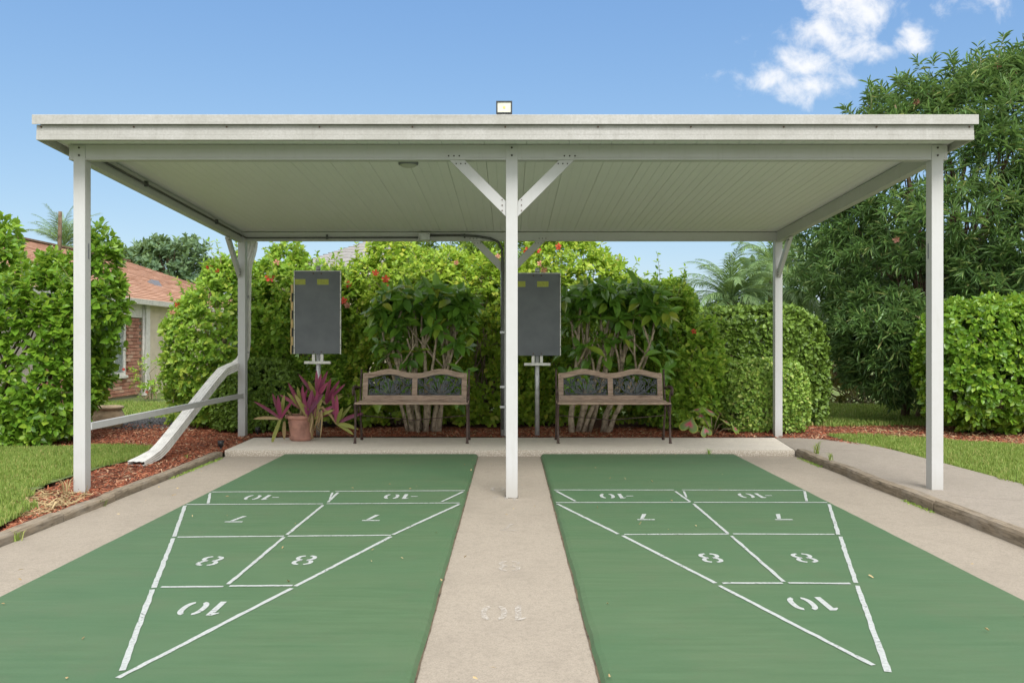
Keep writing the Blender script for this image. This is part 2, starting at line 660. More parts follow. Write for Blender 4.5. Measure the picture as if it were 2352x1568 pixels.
    leaf_mat('leaf_umbrella', [(0.0, (0.075, 0.184, 0.037)), (0.5, (0.152, 0.329, 0.047)), (0.85, (0.241, 0.464, 0.057)), (1.0, (0.483, 0.492, 0.070))],
             0.28, 0.32, 0.6, patch=(0.152, 0.318, 0.047))
    leaf_mat('leaf_oleander', [(0.0, (0.060, 0.127, 0.043)), (0.5, (0.121, 0.247, 0.068)), (0.85, (0.202, 0.356, 0.091)), (0.97, (0.323, 0.407, 0.137)), (1.0, (0.600, 0.542, 0.228))],
             0.40, 0.28, 0.45, patch=(0.150, 0.272, 0.079), tcol=(0.281, 0.383, 0.098))
    leaf_mat('leaf_fine', [(0.0, (0.078, 0.156, 0.031)), (0.5, (0.172, 0.296, 0.047)), (1.0, (0.296, 0.421, 0.070))], 0.45, 0.3, 0.4)
    leaf_mat('leaf_far', [(0.0, (0.064, 0.126, 0.074)), (0.5, (0.112, 0.193, 0.105)), (1.0, (0.176, 0.269, 0.126))], 0.5, 0.2, 0.3)
    leaf_mat('leaf_palm', [(0.0, (0.079, 0.157, 0.058)), (0.5, (0.157, 0.270, 0.094)), (1.0, (0.262, 0.384, 0.146))], 0.45, 0.25, 0.4, patch=(0.183, 0.284, 0.117))
    leaf_mat('leaf_croton', [(0.0, (0.06, 0.09, 0.02)), (0.5, (0.16, 0.17, 0.04)), (1.0, (0.34, 0.27, 0.08))], 0.4, 0.2, 0.4)
    leaf_mat('leaf_purple', [(0.0, (0.125, 0.014, 0.058)), (0.5, (0.250, 0.033, 0.117)), (1.0, (0.374, 0.070, 0.152))], 0.4, 0.2, 0.45, patch=(0.300, 0.041, 0.117))
    leaf_mat('leaf_lime', [(0.0, (0.14, 0.19, 0.03)), (0.5, (0.24, 0.27, 0.05)), (1.0, (0.36, 0.32, 0.10))], 0.45, 0.25, 0.4)
    leaf_mat('leaf_dead', [(0.0, (0.22, 0.15, 0.07)), (0.5, (0.34, 0.24, 0.12)), (1.0, (0.46, 0.36, 0.20))], 0.8, 0.1, 0.2)
    leaf_mat('petal_red', [(0.0, (0.55, 0.02, 0.03)), (0.6, (0.70, 0.05, 0.06)), (1.0, (0.75, 0.14, 0.10))], 0.5, 0.3, 0.3, patch=(0.68, 0.05, 0.06))
    leaf_mat('petal_pink', [(0.0, (0.60, 0.22, 0.18)), (1.0, (0.70, 0.34, 0.28))], 0.5, 0.3, 0.3)
    simple('bark_light', (0.40, 0.33, 0.24), 0.9, var=0.3, scale=22, bump=0.8, bscale=60, spec=0.2)
    simple('bark_dark', (0.16, 0.115, 0.075), 0.9, var=0.3, scale=14, bump=0.8, bscale=50, spec=0.2)
    simple('twig', (0.36, 0.29, 0.19), 0.9, var=0.25, scale=10, spec=0.2)
    # ---- objects
    simple('galvanised', (0.50, 0.51, 0.51), 0.45, 0.6, var=0.15, scale=14)
    simple('white_trim', (0.70, 0.69, 0.65), 0.5, var=0.1, scale=10)
    simple('bolt_rust', (0.10, 0.055, 0.035), 0.7, 0.2, var=0.25, scale=200)
    simple('bolt_dark', (0.05, 0.045, 0.035), 0.6, 0.3, var=0.2, scale=200)
    simple('conduit_black', (0.075, 0.08, 0.075), 0.5, var=0.2, scale=30)
    simple('iron', (0.085, 0.055, 0.045), 0.6, 0.3, var=0.35, scale=26, bump=0.3)
    simple('lattice_iron', (0.085, 0.094, 0.103), 0.5, 0.3, var=0.2, scale=30)
    simple('terracotta', (0.43, 0.22, 0.165), 0.8, var=0.16, scale=9, bump=0.15, bscale=80)
    simple('beige_pot', (0.50, 0.37, 0.25), 0.8, var=0.14, scale=9)
    simple('black_plastic', (0.02, 0.02, 0.021), 0.45, var=0.2, scale=30)
    simple('lamp_housing', (0.03, 0.035, 0.04), 0.5, 0.2, var=0.2, scale=30)
    simple('lamp_glass', (0.62, 0.63, 0.52), 0.15, var=0.08, scale=20)
    simple('led_chip', (0.75, 0.55, 0.12), 0.4, var=0.1, scale=200)
    simple('lamp_lens', (0.40, 0.41, 0.36), 0.3, var=0.08, scale=20)
    simple('yellow_tape', (0.33, 0.36, 0.055), 0.6, var=0.12, scale=40)
    simple('wood_slider', (0.52, 0.38, 0.16), 0.6, var=0.14, scale=24)
    simple('black_slider', (0.02, 0.024, 0.022), 0.6, var=0.14, scale=24)
    simple('stucco', (0.72, 0.64, 0.50), 0.9, var=0.06, scale=4, bump=0.3, bscale=90)
    simple('mortar', (0.42, 0.37, 0.32), 0.95, var=0.1, scale=20)
    simple('dark_stone', (0.06, 0.06, 0.062), 0.7, var=0.3, scale=20)
    simple('blinds', (0.42, 0.43, 0.41), 0.6, var=0.05, scale=5)
    simple('interior', (0.05, 0.05, 0.055), 0.8, var=0.05, scale=5)
    simple('vent_grey', (0.16, 0.17, 0.19), 0.7, var=0.1, scale=10)
    leaf_mat('brick', [(0.0, (0.300, 0.140, 0.098)), (0.4, (0.420, 0.198, 0.146)), (0.8, (0.510, 0.281, 0.205)), (1.0, (0.600, 0.450, 0.351))], 0.9, 0.0, 0.2, patch=(0.450, 0.225, 0.166))
    leaf_mat('shingle', [(0.0, (0.334, 0.190, 0.124)), (0.5, (0.425, 0.250, 0.168)), (1.0, (0.506, 0.320, 0.228))], 0.9, 0.0, 0.2, patch=(0.425, 0.250, 0.174))
    leaf_mat('white_tile', [(0.0, (0.290, 0.285, 0.274)), (0.5, (0.332, 0.326, 0.316)), (1.0, (0.369, 0.364, 0.353))], 0.8, 0.0, 0.3)
    # glass pane
    m, nt, b = new_mat('glass')
    b.inputs['Base Color'].default_value = (0.8, 0.85, 0.85, 1)
    b.inputs['Roughness'].default_value = 0.03
    b.inputs['Transmission Weight'].default_value = 0.9
    b.inputs['IOR'].default_value = 1.2
    # scoreboard slate with chalk drips
    m, nt, b = new_mat('slate')
    g = G(nt)
    v = g.world()
    gr = g.noise(v, 4.0, 5, 0.6)
    dr = g.noise(g.world((1.0, 1.0, 0.10)), 34.0, 4, 0.6)
    c = g.ramp(gr, [(0.35, (0.10, 0.112, 0.125)), (0.7, (0.135, 0.148, 0.162))])
    c = g.mix(g.ramp(dr, [(0.69, 0.0), (0.76, 0.45)]), c, (0.30, 0.32, 0.33))
    g.l(c, b.inputs['Base Color'])
    b.inputs['Roughness'].default_value = 0.55
    # caladium leaf: pink heart, green field, pale rim
    m, nt, b = new_mat('caladium')
    g = G(nt)
    tc = g.n('ShaderNodeTexCoord')
    at = g.n('ShaderNodeAttribute', attribute_name='rim')
    nz = g.noise(tc.outputs['Object'], 14.0, 4, 0.6)
    f = g.math('ADD', at.outputs['Fac'], g.math('MULTIPLY', g.math('SUBTRACT', nz, 0.5), 0.45))
    c = g.ramp(f, [(0.0, (0.45, 0.03, 0.07)), (0.32, (0.34, 0.13, 0.13)), (0.55, (0.15, 0.20, 0.07)), (0.86, (0.12, 0.22, 0.045)), (1.0, (0.36, 0.34, 0.05))])
    g.l(c, b.inputs['Base Color'])
    b.inputs['Roughness'].default_value = 0.45


make_materials()
M = MATS

# ------------------------------------------------------------------ ground, paving, lanes


def structure(o, label=None):
    o['kind'] = 'structure'
    if label:
        o['label'] = label
    return o


mb = MB()
mb.add([(-250, -60, -.06), (250, -60, -.06), (250, 500, -.06), (-250, 500, -.06)], [(0, 1, 2, 3)])
structure(mb.build('ground', M['lawn_base'], fixn=False))

mb = MB()
mb.box(-3.05, 3.06, -3.0, 8.775, -0.055, -0.03)
structure(mb.build('pavement', M['concrete']))


def patio_z(d):
    return 0.036 if d < 8.78 else 0.036 - 0.036 * (d - 8.78) / 1.45


def lane(x0, x1, name='court_lane'):
    """raised painted strip with a rolled inner edge"""
    n = 90
    ys = np.linspace(-2.9, 8.735, n)
    rg = np.random.RandomState(int(abs(x0) * 100))
    inner_right = x1 < 0
    V, F = [], []
    for i, y in enumerate(ys):
        j0, j1 = rg.normal(0, .0022, 2)
        if inner_right:
            row = [(x0 + j0 * .5, -.028), (x0 + .004 + j0 * .5, 0.0)] + [(x0 + (x1 - x0) * t, 0.0) for t in (.25, .5, .75)] + [(x1 - .036 + j1, 0.0), (x1 - .014 + j1, -.008), (x1 + j1, -.028)]
        else:
            row = [(x0 + j0, -.028), (x0 + .014 + j0, -.008), (x0 + .036 + j0, 0.0)] + [(x0 + (x1 - x0) * t, 0.0) for t in (.25, .5, .75)] + [(x1 - .004 + j1 * .5, 0.0), (x1 + j1 * .5, -.028)]
        V += [(a, y, z) for a, z in row]
    k = 8
    for i in range(n - 1):
        for j in range(k - 1):
            F.append((i * k + j, i * k + j + 1, (i + 1) * k + j + 1, (i + 1) * k + j))
    b = (n - 1) * k
    m_ = MB().add(V, F)
    m_.f.append(tuple(b + j for j in range(k)))
    m_.sm.append(False)
    return m_.build(name, M['court_green'])


lane_l = structure(lane(-2.405, -0.345))
lane_r = structure(lane(0.325, 2.385))


def sheet(parent, name, polys, mat, z):
    m_ = MB()
    for p in polys:
        m_.add([(a, b, z) for a, b in p], [tuple(range(len(p)))])
    me = m_.mesh(name, mat)
    # make the sheet face up
    import bmesh
    bm = bmesh.new()
    bm.from_mesh(me)
    for f in bm.faces:
        f.normal_update()
        if f.normal.z < 0:
            f.normal_flip()
    bm.to_mesh(me)
    bm.free()
    return link_mesh(name, me, parent)


def wpt(x, y):
    d = gd(y)
    return (gx(x, d), d)


def stroke(a, b, w, rg, caps=True):
    """a ragged painted band between two ground points"""
    a, b = np.array(a), np.array(b)
    L_ = np.linalg.norm(b - a)
    t = (b - a) / L_
    n = np.array((-t[1], t[0]))
    k = max(4, int(L_ / 0.05))
    le, ri = [], []
    for i in range(k + 1):
        p = a + t * L_ * i / k
        le.append(tuple(p + n * (w / 2 + rg.normal(0, .0014))))
        ri.append(tuple(p - n * (w / 2 + rg.normal(0, .0014))))
    polys = []
    for i in range(k):
        polys.append([ri[i], ri[i + 1], le[i + 1], le[i]])
    return polys


def ring(cx, cy, hw, hh, th, a0, a1, p=2.6, n=14):
    out, inn = [], []
    for i in range(n + 1):
        a = R(a0 + (a1 - a0) * i / n)
        c, s = math.cos(a), math.sin(a)

        def se(w, h):
            rr = (abs(c / w) ** p + abs(s / h) ** p) ** (-1 / p)
            return (cx + rr * c, cy + rr * s)
        out.append(se(hw, hh))
        inn.append(se(hw - th, hh - th * .8))
    return [[out[i], out[i + 1], inn[i + 1], inn[i]] for i in range(n)]


def glyph(ch):
    if ch == '0':
        return ring(.3, .5, .3, .5, .135, 104, 256) + ring(.3, .5, .3, .5, .135, -76, 76), .66
    if ch == '1':
        return [[(.1, 0), (.25, 0), (.25, 1), (.1, 1)], [(.1, 1), (.1, .84), (.0, .80), (.0, .86)]], .42
    if ch == '7':
        return [[(.0, .87), (.62, .87), (.62, 1), (.0, 1)], [(.14, 0), (.30, .0), (.50, .80), (.37, .80)]], .66
    if ch == '8':
        q = []
        for cy_ in (.265, .735):
            q += ring(.3, cy_, .3, .275, .125, 108, 252, 2.3) + ring(.3, cy_, .3, .275, .125, -72, 72, 2.3)
        return q, .66
    return [[(.02, .44), (.30, .44), (.30, .55), (.02, .55)]], .36


def numeral(parent, text, x, d, h, mat, z, name='painted_numeral', sx=1.0):
    polys, u = [], 0.0
    gl = []
    for ch in text:
        p, adv = glyph(ch)
        gl.append((p, u))
        u += adv
    for p, u0 in gl:
        for q in p:
            polys.append([(x - (a + u0 - u / 2) * h * sx, d - (b - .5) * h) for a, b in q])
    return sheet(parent, name, polys, mat, z)


rg = np.random.RandomState(4)
LINES_L = [((486, 1129.5), (757, 1128)), ((770, 1128), (1068, 1126.5)), ((483, 1132), (478, 1156)), ((1064, 1129), (1015, 1152)),
           ((776, 1131), (753, 1153)), ((764, 1131), (757, 1146)), ((428, 1158.5), (742, 1157)), ((750, 1157), (1056, 1155)),
           ((425, 1161), (400, 1232)), ((398, 1236), (353, 1350)), ((350, 1354), (281, 1540)),
           ((1055, 1158), (902, 1228)), ((898, 1232), (678, 1346)), ((670, 1351), (270, 1557)),
           ((742, 1160), (659, 1228)), ((652, 1234), (524, 1342)),
           ((408, 1233), (652, 1231)), ((661, 1231), (898, 1229)), ((370, 1348), (513, 1347)), ((527, 1346), (672, 1345))]
LINES_R = [((1272, 1125), (1548, 1125)), ((1566, 1125), (1846, 1126)), ((1278, 1128), (1322, 1151)), ((1848, 1128), (1853, 1151)),
           ((1551, 1128), (1585, 1152)), ((1570, 1128), (1577, 1142)), ((1277, 1154), (1586, 1153.5)), ((1594, 1153.5), (1900, 1154)),
           ((1280, 1157), (1420, 1226)), ((1430, 1230), (1644, 1339)), ((1652, 1345), (2005, 1528)),
           ((1904, 1158), (1926, 1228)), ((1930, 1232), (1966, 1338)), ((1969, 1345), (2040, 1543)),
           ((1593, 1157), (1672, 1225)), ((1680, 1231), (1800, 1336)),
           ((1434, 1227), (1674, 1226)), ((1684, 1226), (1917, 1227)), ((1659, 1339), (1798, 1339)), ((1811, 1339), (1953, 1340))]
for ln, par in ((LINES_L, lane_l), (LINES_R, lane_r)):
    for k, (a, b) in enumerate(ln):
        w = 0.023 if k >= 8 and k < 14 else 0.020
        if k in (0, 1, 6, 7, 16, 17, 18, 19):
            w = 0.023
        if k in (5,):
            w = 0.016
        sheet(par, 'painted_line', stroke(wpt(*a), wpt(*b), w, rg), M['line_paint'], 0.0018 + 0.0004 * (k % 4))
for par, items in ((lane_l, [('10', 462, 1397), ('8', 480, 1288), ('8', 697, 1286), ('7', 545, 1192), ('7', 855, 1189), ('-10', 601, 1142), ('-10', 920, 1140)]),
                   (lane_r, [('10', 1860, 1386), ('8', 1630, 1281), ('8', 1845, 1281), ('7', 1478, 1187), ('7', 1790, 1187), ('-10', 1415, 1139), ('-10', 1734, 1138)])):
    for t, x, y in items:
        p = wpt(x, y)
        numeral(par, t, p[0], p[1], 0.19, M['line_paint'], 0.002)
pav = bpy.data.objects['pavement']
for t, x, y in (('-10', 1163, 1123), ('10', 1160, 1145), ('7', 1168, 1211), ('8', 1168, 1300), ('10', 1153, 1408)):
    d = gd(y, -.03)
    numeral(pav, t, gx(x, d), d, 0.2, M['ghost_paint'], -0.026, 'faded_numeral', 1.0)

rg = np.random.RandomState(14)
for xe, sg in ((-.345, 1), (.325, -1), (-2.405, -1), (2.385, 1)):
    ys = np.linspace(2.0, 8.7, 170)
    wv = .0045 + .002 * wob(ys[:, None], 7, 3) + np.abs(rg.normal(0, .0012, len(ys)))
    polys = [[(xe - sg * .006, ys[i]), (xe - sg * .006, ys[i + 1]), (xe + sg * wv[i + 1], ys[i + 1]), (xe + sg * wv[i], ys[i])] for i in range(len(ys) - 1)]
    sheet(pav, 'edge_dirt', polys, M['soil'], -.0265)

# patio slab behind the court
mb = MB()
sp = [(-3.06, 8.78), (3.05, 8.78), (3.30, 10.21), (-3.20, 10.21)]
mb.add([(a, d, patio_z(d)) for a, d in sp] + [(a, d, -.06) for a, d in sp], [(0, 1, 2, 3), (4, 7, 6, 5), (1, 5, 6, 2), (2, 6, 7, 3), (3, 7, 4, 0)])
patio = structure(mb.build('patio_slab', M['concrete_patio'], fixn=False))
n = 120
xs = np.linspace(-3.06, 3.05, n)
rg = np.random.RandomState(9)
V, F = [], []
for i, x in enumerate(xs):
    j = rg.normal(0, .003, 4)
    V += [(x, 8.782, .036), (x, 8.772 + j[0] * .4, .0345 + j[1] * .2), (x, 8.764 + j[2], .020 + j[3]), (x, 8.766 + j[1], -.01), (x, 8.772, -.05)]
for i in range(n - 1):
    for j in range(4):
        F.append((i * 5 + j, i * 5 + j + 1, (i + 1) * 5 + j + 1, (i + 1) * 5 + j))
mb = MB().add(V, F, True)
mb.build('slab_edge', M['pebble_edge'], patio)

# curving walkway on the right, cast in panels
walk = structure(empty('walkway', (3.6, 6, 0)))


def walk_right(d):
    if d > 9.0:
        return 4.12 - 0.55 * ((d - 9.0) / 1.25) ** 3
    return 4.12 + (9.0 - d) * 0.035


def walk_left(d):
    return 3.165 if d < 8.78 else 3.065 + (d - 8.78) * .245 / 1.43


for d0, d1, sk0, sk1 in ((-3, 1.5, 0, 0), (1.5, 4.4, 0, 0), (4.4, 6.25, 0, -.45), (6.25, 7.62, -.45, -.08), (7.62, 8.79, -.08, 0), (8.80, 10.2, 0, 0)):
    n = 10
    V, F = [], []
    for i in range(n + 1):
        t = i / n
        for s_ in range(4):
            u = s_ / 3
            d = (d0 + sk0 * u + .004) * (1 - t) + (d1 + sk1 * u - .004) * t
            x = walk_left(d) * (1 - u) + walk_right(d) * u
            V.append((x, d, patio_z(d) - .002))
    top = len(V)
    V += [(a, b, -.06) for a, b, c in V]
    for i in range(n):
        for s_ in range(3):
            q = (i * 4 + s_, i * 4 + s_ + 1, (i + 1) * 4 + s_ + 1, (i + 1) * 4 + s_)
            F.append(q)
    bd = [s_ for s_ in range(4)] + [i * 4 + 3 for i in range(1, n + 1)] + [n * 4 + s_ for s_ in (2, 1, 0)] + [i * 4 for i in range(n - 1, 0, -1)]
    for i in range(len(bd)):
        a, b = bd[i], bd[(i + 1) % len(bd)]
        F.append((a, top + a, top + b, b))
    MB().add(V, F).build('paving_panel', M['concrete_walk'], walk)
# dark joint filling under the panels
MB().add([(3.1, -3, -.02), (4.2, -3, -.02), (4.1, 9, -.02), (3.1, 9, -.02)], [(0, 1, 2, 3)]).build('joint_filling', M['soil'], walk)

# landscape timbers


def timber(name, x0, x1, d0, d1, z1, label, tilt=0.0, dx=0.0):
    n = 24
    rg_ = np.random.RandomState(int(d0 * 37) + int(x0 * 11 + 500))
    prof = [(0, 0), (0, .82), (.10, 1.0), (.35, 1.01), (.65, 1.0), (.90, 1.0), (1, .80), (1, 0)]
    V, F = [], []
    k = len(prof)
    wv = rg_.uniform(0, 6)
    for i in range(n + 1):
        t = i / n
        d = d0 + (d1 - d0) * t
        ox = dx * t + .006 * math.sin(t * 5 + wv)
        zz = z1 + tilt * (t - .5) + .004 * math.sin(t * 7 + wv)
        for u, v in prof:
            e = rg_.normal(0, .0009)
            V.append((x0 + (x1 - x0) * u + ox + e, d, -.05 + (zz + .05) * v + rg_.normal(0, .0007)))
    for i in range(n):
        for j in range(k - 1):
            F.append((i * k + j, i * k + j + 1, (i + 1) * k + j + 1, (i + 1) * k + j))
    m_ = MB().add(V, F)
    m_.f += [tuple(range(k)), tuple(n * k + j for j in range(k - 1, -1, -1))]
    m_.sm += [False, False]
    o = m_.build(name, M['timber'])
    return tag(o, label, 'timber', 'timbers edging the court')


timber('landscape_timber', -3.165, -3.065, 6.32, 8.72, .022, 'grey weathered edging timber along the red mulch, below the downspout', .0)
timber('landscape_timber', -3.155, -3.055, 5.62, 6.305, .024, 'short split edging timber at the foot of the corner post by the lawn', .006, .012)
timber('landscape_timber', -3.16, -3.06, 1.2, 5.60, .032, 'long grey edging timber running along the edge of the near lawn', .0)
timber('landscape_timber', 3.065, 3.16, 7.35, 8.76, .045, 'farthest edging timber of the walkway, rotten end beside the patio step', .004)
timber('landscape_timber', 3.055, 3.155, 5.92, 7.335, .047, 'middle edging timber beside the walkway, inside the corner post', .004)
timber('landscape_timber', 3.06, 3.16, 1.2, 5.905, .056, 'long brown edging timber of the walkway nearest the camera', .0)

# ---------------------------------------------------------------- beds and lawns


def in_poly(px, py, poly):
    ins = np.zeros(len(px), bool)
    n_ = len(poly)
    j = n_ - 1
    for i in range(n_):
        xi, yi = poly[i]
        xj, yj = poly[j]
        c = ((yi > py) != (yj > py)) & (px < (xj - xi) * (py - yi) / (yj - yi + 1e-12) + xi)
        ins ^= c
        j = i
    return ins


def relief_sheet(name, x0, x1, y0, y1, res, poly, zfun, mat, kind='structure', label=None, cat=None):
    """grid sheet clipped to an outline"""
    nx, ny = int((x1 - x0) / res) + 1, int((y1 - y0) / res) + 1
    X, Y = np.meshgrid(np.linspace(x0, x1, nx), np.linspace(y0, y1, ny))
    P = np.stack([X.ravel(), Y.ravel()], 1)
    Z = zfun(P)
    V = np.column_stack([P, Z])
    idx = np.arange(nx * ny).reshape(ny, nx)
    F = np.stack([idx[:-1, :-1], idx[:-1, 1:], idx[1:, 1:], idx[1:, :-1]], -1).reshape(-1, 4)
    c = V[F].mean(1)
    F = F[in_poly(c[:, 0], c[:, 1], poly)]
    used = np.unique(F)
    re = np.zeros(len(V), int)
    re[used] = np.arange(len(used))
    o = link_mesh(name, np_mesh(name, V[used], re[F], mat, True))
    o['kind'] = kind
    if label:
        o['label'] = label
    return o


def z_mulch(P):
    return 0.004 + .016 * wob(P, 2.2, 3) + .010 * wob(P, 9, 5)


def z_lawn(P):
    return 0.016 + .008 * wob(P, 1.5, 8)


LAWN_L = [(-3.19, 3.2), (-3.19, 4.95), (-3.30, 5.45), (-3.38, 5.75), (-3.60, 6.05), (-3.78, 6.55), (-3.82, 7.4), (-3.72, 8.3),
          (-3.95, 8.95), (-4.6, 9.20), (-5.6, 9.02), (-7.2, 8.95), (-7.2, 3.2)]
LAWN_R = [(4.16, 3.0), (4.16, 9.0), (4.02, 9.7), (4.0, 10.35), (4.6, 10.2), (5.2, 9.75), (6.0, 9.3), (9.0, 8.6), (9.0, 3.0)]
LAWN_B = [(4.2, 11.55), (9.5, 11.5), (9.5, 15.4), (4.2, 15.3)]
MUL_L = [(-8.5, 2.9), (-3.17, 2.9), (-3.17, 8.72), (-3.06, 8.80), (-3.20, 10.2), (-3.0, 10.2), (-3.0, 11.9), (-8.5, 11.3)]
MUL_B = [(-3.02, 10.2), (3.3, 10.2), (3.3, 13.0), (-3.02, 13.0)]
MUL_R = [(3.28, 10.16), (3.6, 10.12), (3.85, 9.9), (3.98, 9.4), (4.08, 8.6), (4.2, 2.8), (9.5, 2.8), (9.5, 11.5), (5.0, 11.6), (3.28, 11.6)]
bedL = relief_sheet('mulch_bed', -8.5, -3.0, 2.9, 11.9, .05, MUL_L, z_mulch, M['mulch_base'], label='red bark mulch bed around the lawn')
bedB = relief_sheet('mulch_bed', -3.05, 3.3, 10.2, 13.0, .05, MUL_B, lambda P: z_mulch(P) + .004, M['mulch_base'], label='red bark mulch bed behind the benches')
bedR = relief_sheet('mulch_bed', 3.2, 9.5, 2.8, 11.6, .05, MUL_R, lambda P: z_mulch(P) - .012, M['mulch_base'], label='red bark mulch bed below the hedges beside the walkway')
structure(relief_sheet('lawn', -7.2, -3.1, 3.2, 9.3, .05, LAWN_L, lambda P: z_lawn(P) + .012, M['lawn_base'], label='near lawn beside the court'))
structure(relief_sheet('lawn', 4.0, 9.0, 3.0, 10.4, .05, LAWN_R, lambda P: z_lawn(P), M['lawn_base'], label='lawn strip along the walkway'))
structure(relief_sheet('lawn', 4.2, 9.5, 11.5, 15.4, .08, LAWN_B, lambda P: z_lawn(P) - .01, M['lawn_base'], label='far lawn behind the mulch'))


def frustum(P, pad=0.15):
    x = P[:, 0] * FPX / P[:, 1]
    return (P[:, 1] > 1.0) & (np.abs(x) < 1176 * (1 + pad))


def grass(name, poly, zf, n_m2, hgt, wid, rg, label, dmax=None, lean=0.5):
    pa = np.array(poly)
    x0, y0 = pa.min(0)
    x1, y1 = pa.max(0)
    n_ = int((x1 - x0) * (y1 - y0) * n_m2)
    P = rg.uniform((x0, y0), (x1, y1), (n_, 2))
    edge = .05 * wob(P, 6, 31)[:, None] * np.array([1.0, 1.0])
    Q = P + edge
    P = P[in_poly(Q[:, 0], Q[:, 1], poly) & frustum(P)]
    dens = .5 + .5 * wob(P, 1.7, 77)
    P = P[rg.uniform(size=len(P)) < .55 + .45 * dens]
    n_ = len(P)
    az = rg.uniform(0, 6.283, n_)
    ln = np.abs(rg.normal(0, lean, n_))
    h = hgt * rg.uniform(.55, 1.25, n_) * (1 + .3 * wob(P, 2.5, 12))
    dirx, diry = np.cos(az), np.sin(az)
    base = np.column_stack([P, zf(P) - .004])
    side = np.column_stack([-diry, dirx, np.zeros(n_)]) * (wid * rg.uniform(.7, 1.3, n_))[:, None] * .5
    mid = base + np.column_stack([dirx * h * ln * .35, diry * h * ln * .35, h * .6])
    tip = base + np.column_stack([dirx * h * ln, diry * h * ln, h * np.clip(1.0 - .25 * ln, .3, 1)])
    V = np.stack([base - side, base + side, mid + side * .8, tip, mid - side * .8], 1).reshape(-1, 3)
    i0 = np.arange(n_)[:, None] * 5
    F = np.concatenate([i0 + np.array([[0, 1, 2]]), i0 + np.array([[0, 2, 4]]), i0 + np.array([[4, 2, 3]])])
    o = link_mesh(name, np_mesh(name, V, F, M['grass_blade']))
    return tag(o, label, 'grass', kind='stuff')


rg = np.random.RandomState(21)
grass('grass', LAWN_L, lambda P: z_lawn(P) + .012, 13000, .048, .0052, rg, 'mown green lawn grass beside the mulch and corner post')
grass('grass', LAWN_R, z_lawn, 9000, .045, .006, rg, 'mown lawn grass strip along the curving walkway')
grass('grass', LAWN_B, lambda P: z_lawn(P) - .01, 2600, .06, .011, rg, 'bright lawn grass behind the far mulch bed')
grass('grass', [(-9, 12.2), (-4.3, 12.6), (-4.3, 16.5), (-9, 16.5)], lambda P: 0 * P[:, 0] - .06, 1800, .09, .012, rg, 'rough grass in front of the brick house')


def chips(name, poly, zf, n_, rg, mat, label, lmin=.018, lmax=.06, clip=None):
    pa = np.array(poly)
    x0, y0 = pa.min(0)
    x1, y1 = pa.max(0)
    P = rg.uniform((x0, y0), (x1, y1), (n_ * 4, 2))
    k = in_poly(P[:, 0], P[:, 1], poly) & frustum(P)
    if clip is not None:
        k &= ~in_poly(P[:, 0], P[:, 1], clip)
    P = P[k][:n_]
    n_ = len(P)
    az = rg.uniform(0, 6.283, n_)
    L_ = rg.uniform(lmin, lmax, n_) * rg.uniform(.6, 1.2, n_)
    W_ = rg.uniform(.004, .012, n_)
    pit = rg.normal(0, .35, n_)
    t = np.column_stack([np.cos(az) * np.cos(pit), np.sin(az) * np.cos(pit), np.sin(pit)])
    s = nrm(np.cross(t, np.array([0, 0, 1.0]) + rg.normal(0, .4, (n_, 3))))
    u = np.cross(s, t)
    c = np.column_stack([P, zf(P) + .006 + rg.uniform(0, .014, n_)])
    a, b = t * (L_ / 2)[:, None], s * (W_ / 2)[:, None]
    h = u * (W_ * .35)[:, None]
    V = np.stack([c - a - b, c + a - b * .6, c + a + b * .6, c - a + b, c + h * 1.5, c - a - b - h, c + a + b - h], 1)
    V = V[:, :5].reshape(-1, 3)
    i0 = np.arange(n_)[:, None] * 5
    F = np.concatenate([i0 + np.array([q]) for q in ((0, 1, 4), (1, 2, 4), (2, 3, 4), (3, 0, 4))])
    o = link_mesh(name, np_mesh(name, V, F, mat))
    return tag(o, label, 'mulch', kind='stuff')


chips('mulch_chips', MUL_L, z_mulch, 26000, rg, M['mulch_chip'], 'red bark chips of the bed under the downspout', clip=LAWN_L)
chips('mulch_chips', [(-3.2, 10.2), (3.3, 10.2), (3.3, 11.2), (-3.2, 11.2)], lambda P: z_mulch(P) + .004, 14000, rg, M['mulch_chip'], 'red bark chips along the back of the patio slab')
chips('mulch_chips', MUL_R, lambda P: z_mulch(P) - .012, 14000, rg, M['mulch_chip'], 'red bark chips below the hedge on the walkway side', clip=LAWN_R)
chips('leaf_litter', [(-3.0, 10.22), (3.2, 10.22), (3.2, 10.9), (-3.0, 10.9)], lambda P: z_mulch(P) + .012, 260, rg, M['leaf_dead'], 'dry fallen leaves on the mulch behind the benches', .03, .07)
chips('leaf_litter', [(4.6, 9.6), (8, 9.0), (8, 11.3), (4.6, 11.3)], lambda P: z_mulch(P), 700, rg, M['leaf_dead'], 'dry leaves and pine straw under the hedge by the walkway', .04, .12)
chips('leaf_litter', [(-3.5, 5.5), (-3.2, 5.5), (-3.2, 6.3), (-3.8, 6.5)], lambda P: z_mulch(P) + .01, 260, rg, M['leaf_dead'], 'dry straw at the foot of the corner post', .06, .16)
chips('leaf_litter', [(-2.9, 2.6), (2.9, 2.6), (2.9, 8.7), (-2.9, 8.7)], lambda P: 0 * P[:, 0] - .004, 70, rg, M['leaf_dead'], 'scattered dry leaf bits on the court', .010, .03)

# ---------------------------------------------------------------- pavilion


def zs(d):
    return 2.754 - 0.047 * (d - 6.43)


pav_root = empty('shuffleboard_shelter', (0, 8.3, 0))
tag(pav_root, 'white aluminium flat-roofed shelter on slender posts over the green court lanes', 'shelter')
RX0, RX1, RD0, RD1 = -3.566, 3.490, 6.15, 10.52
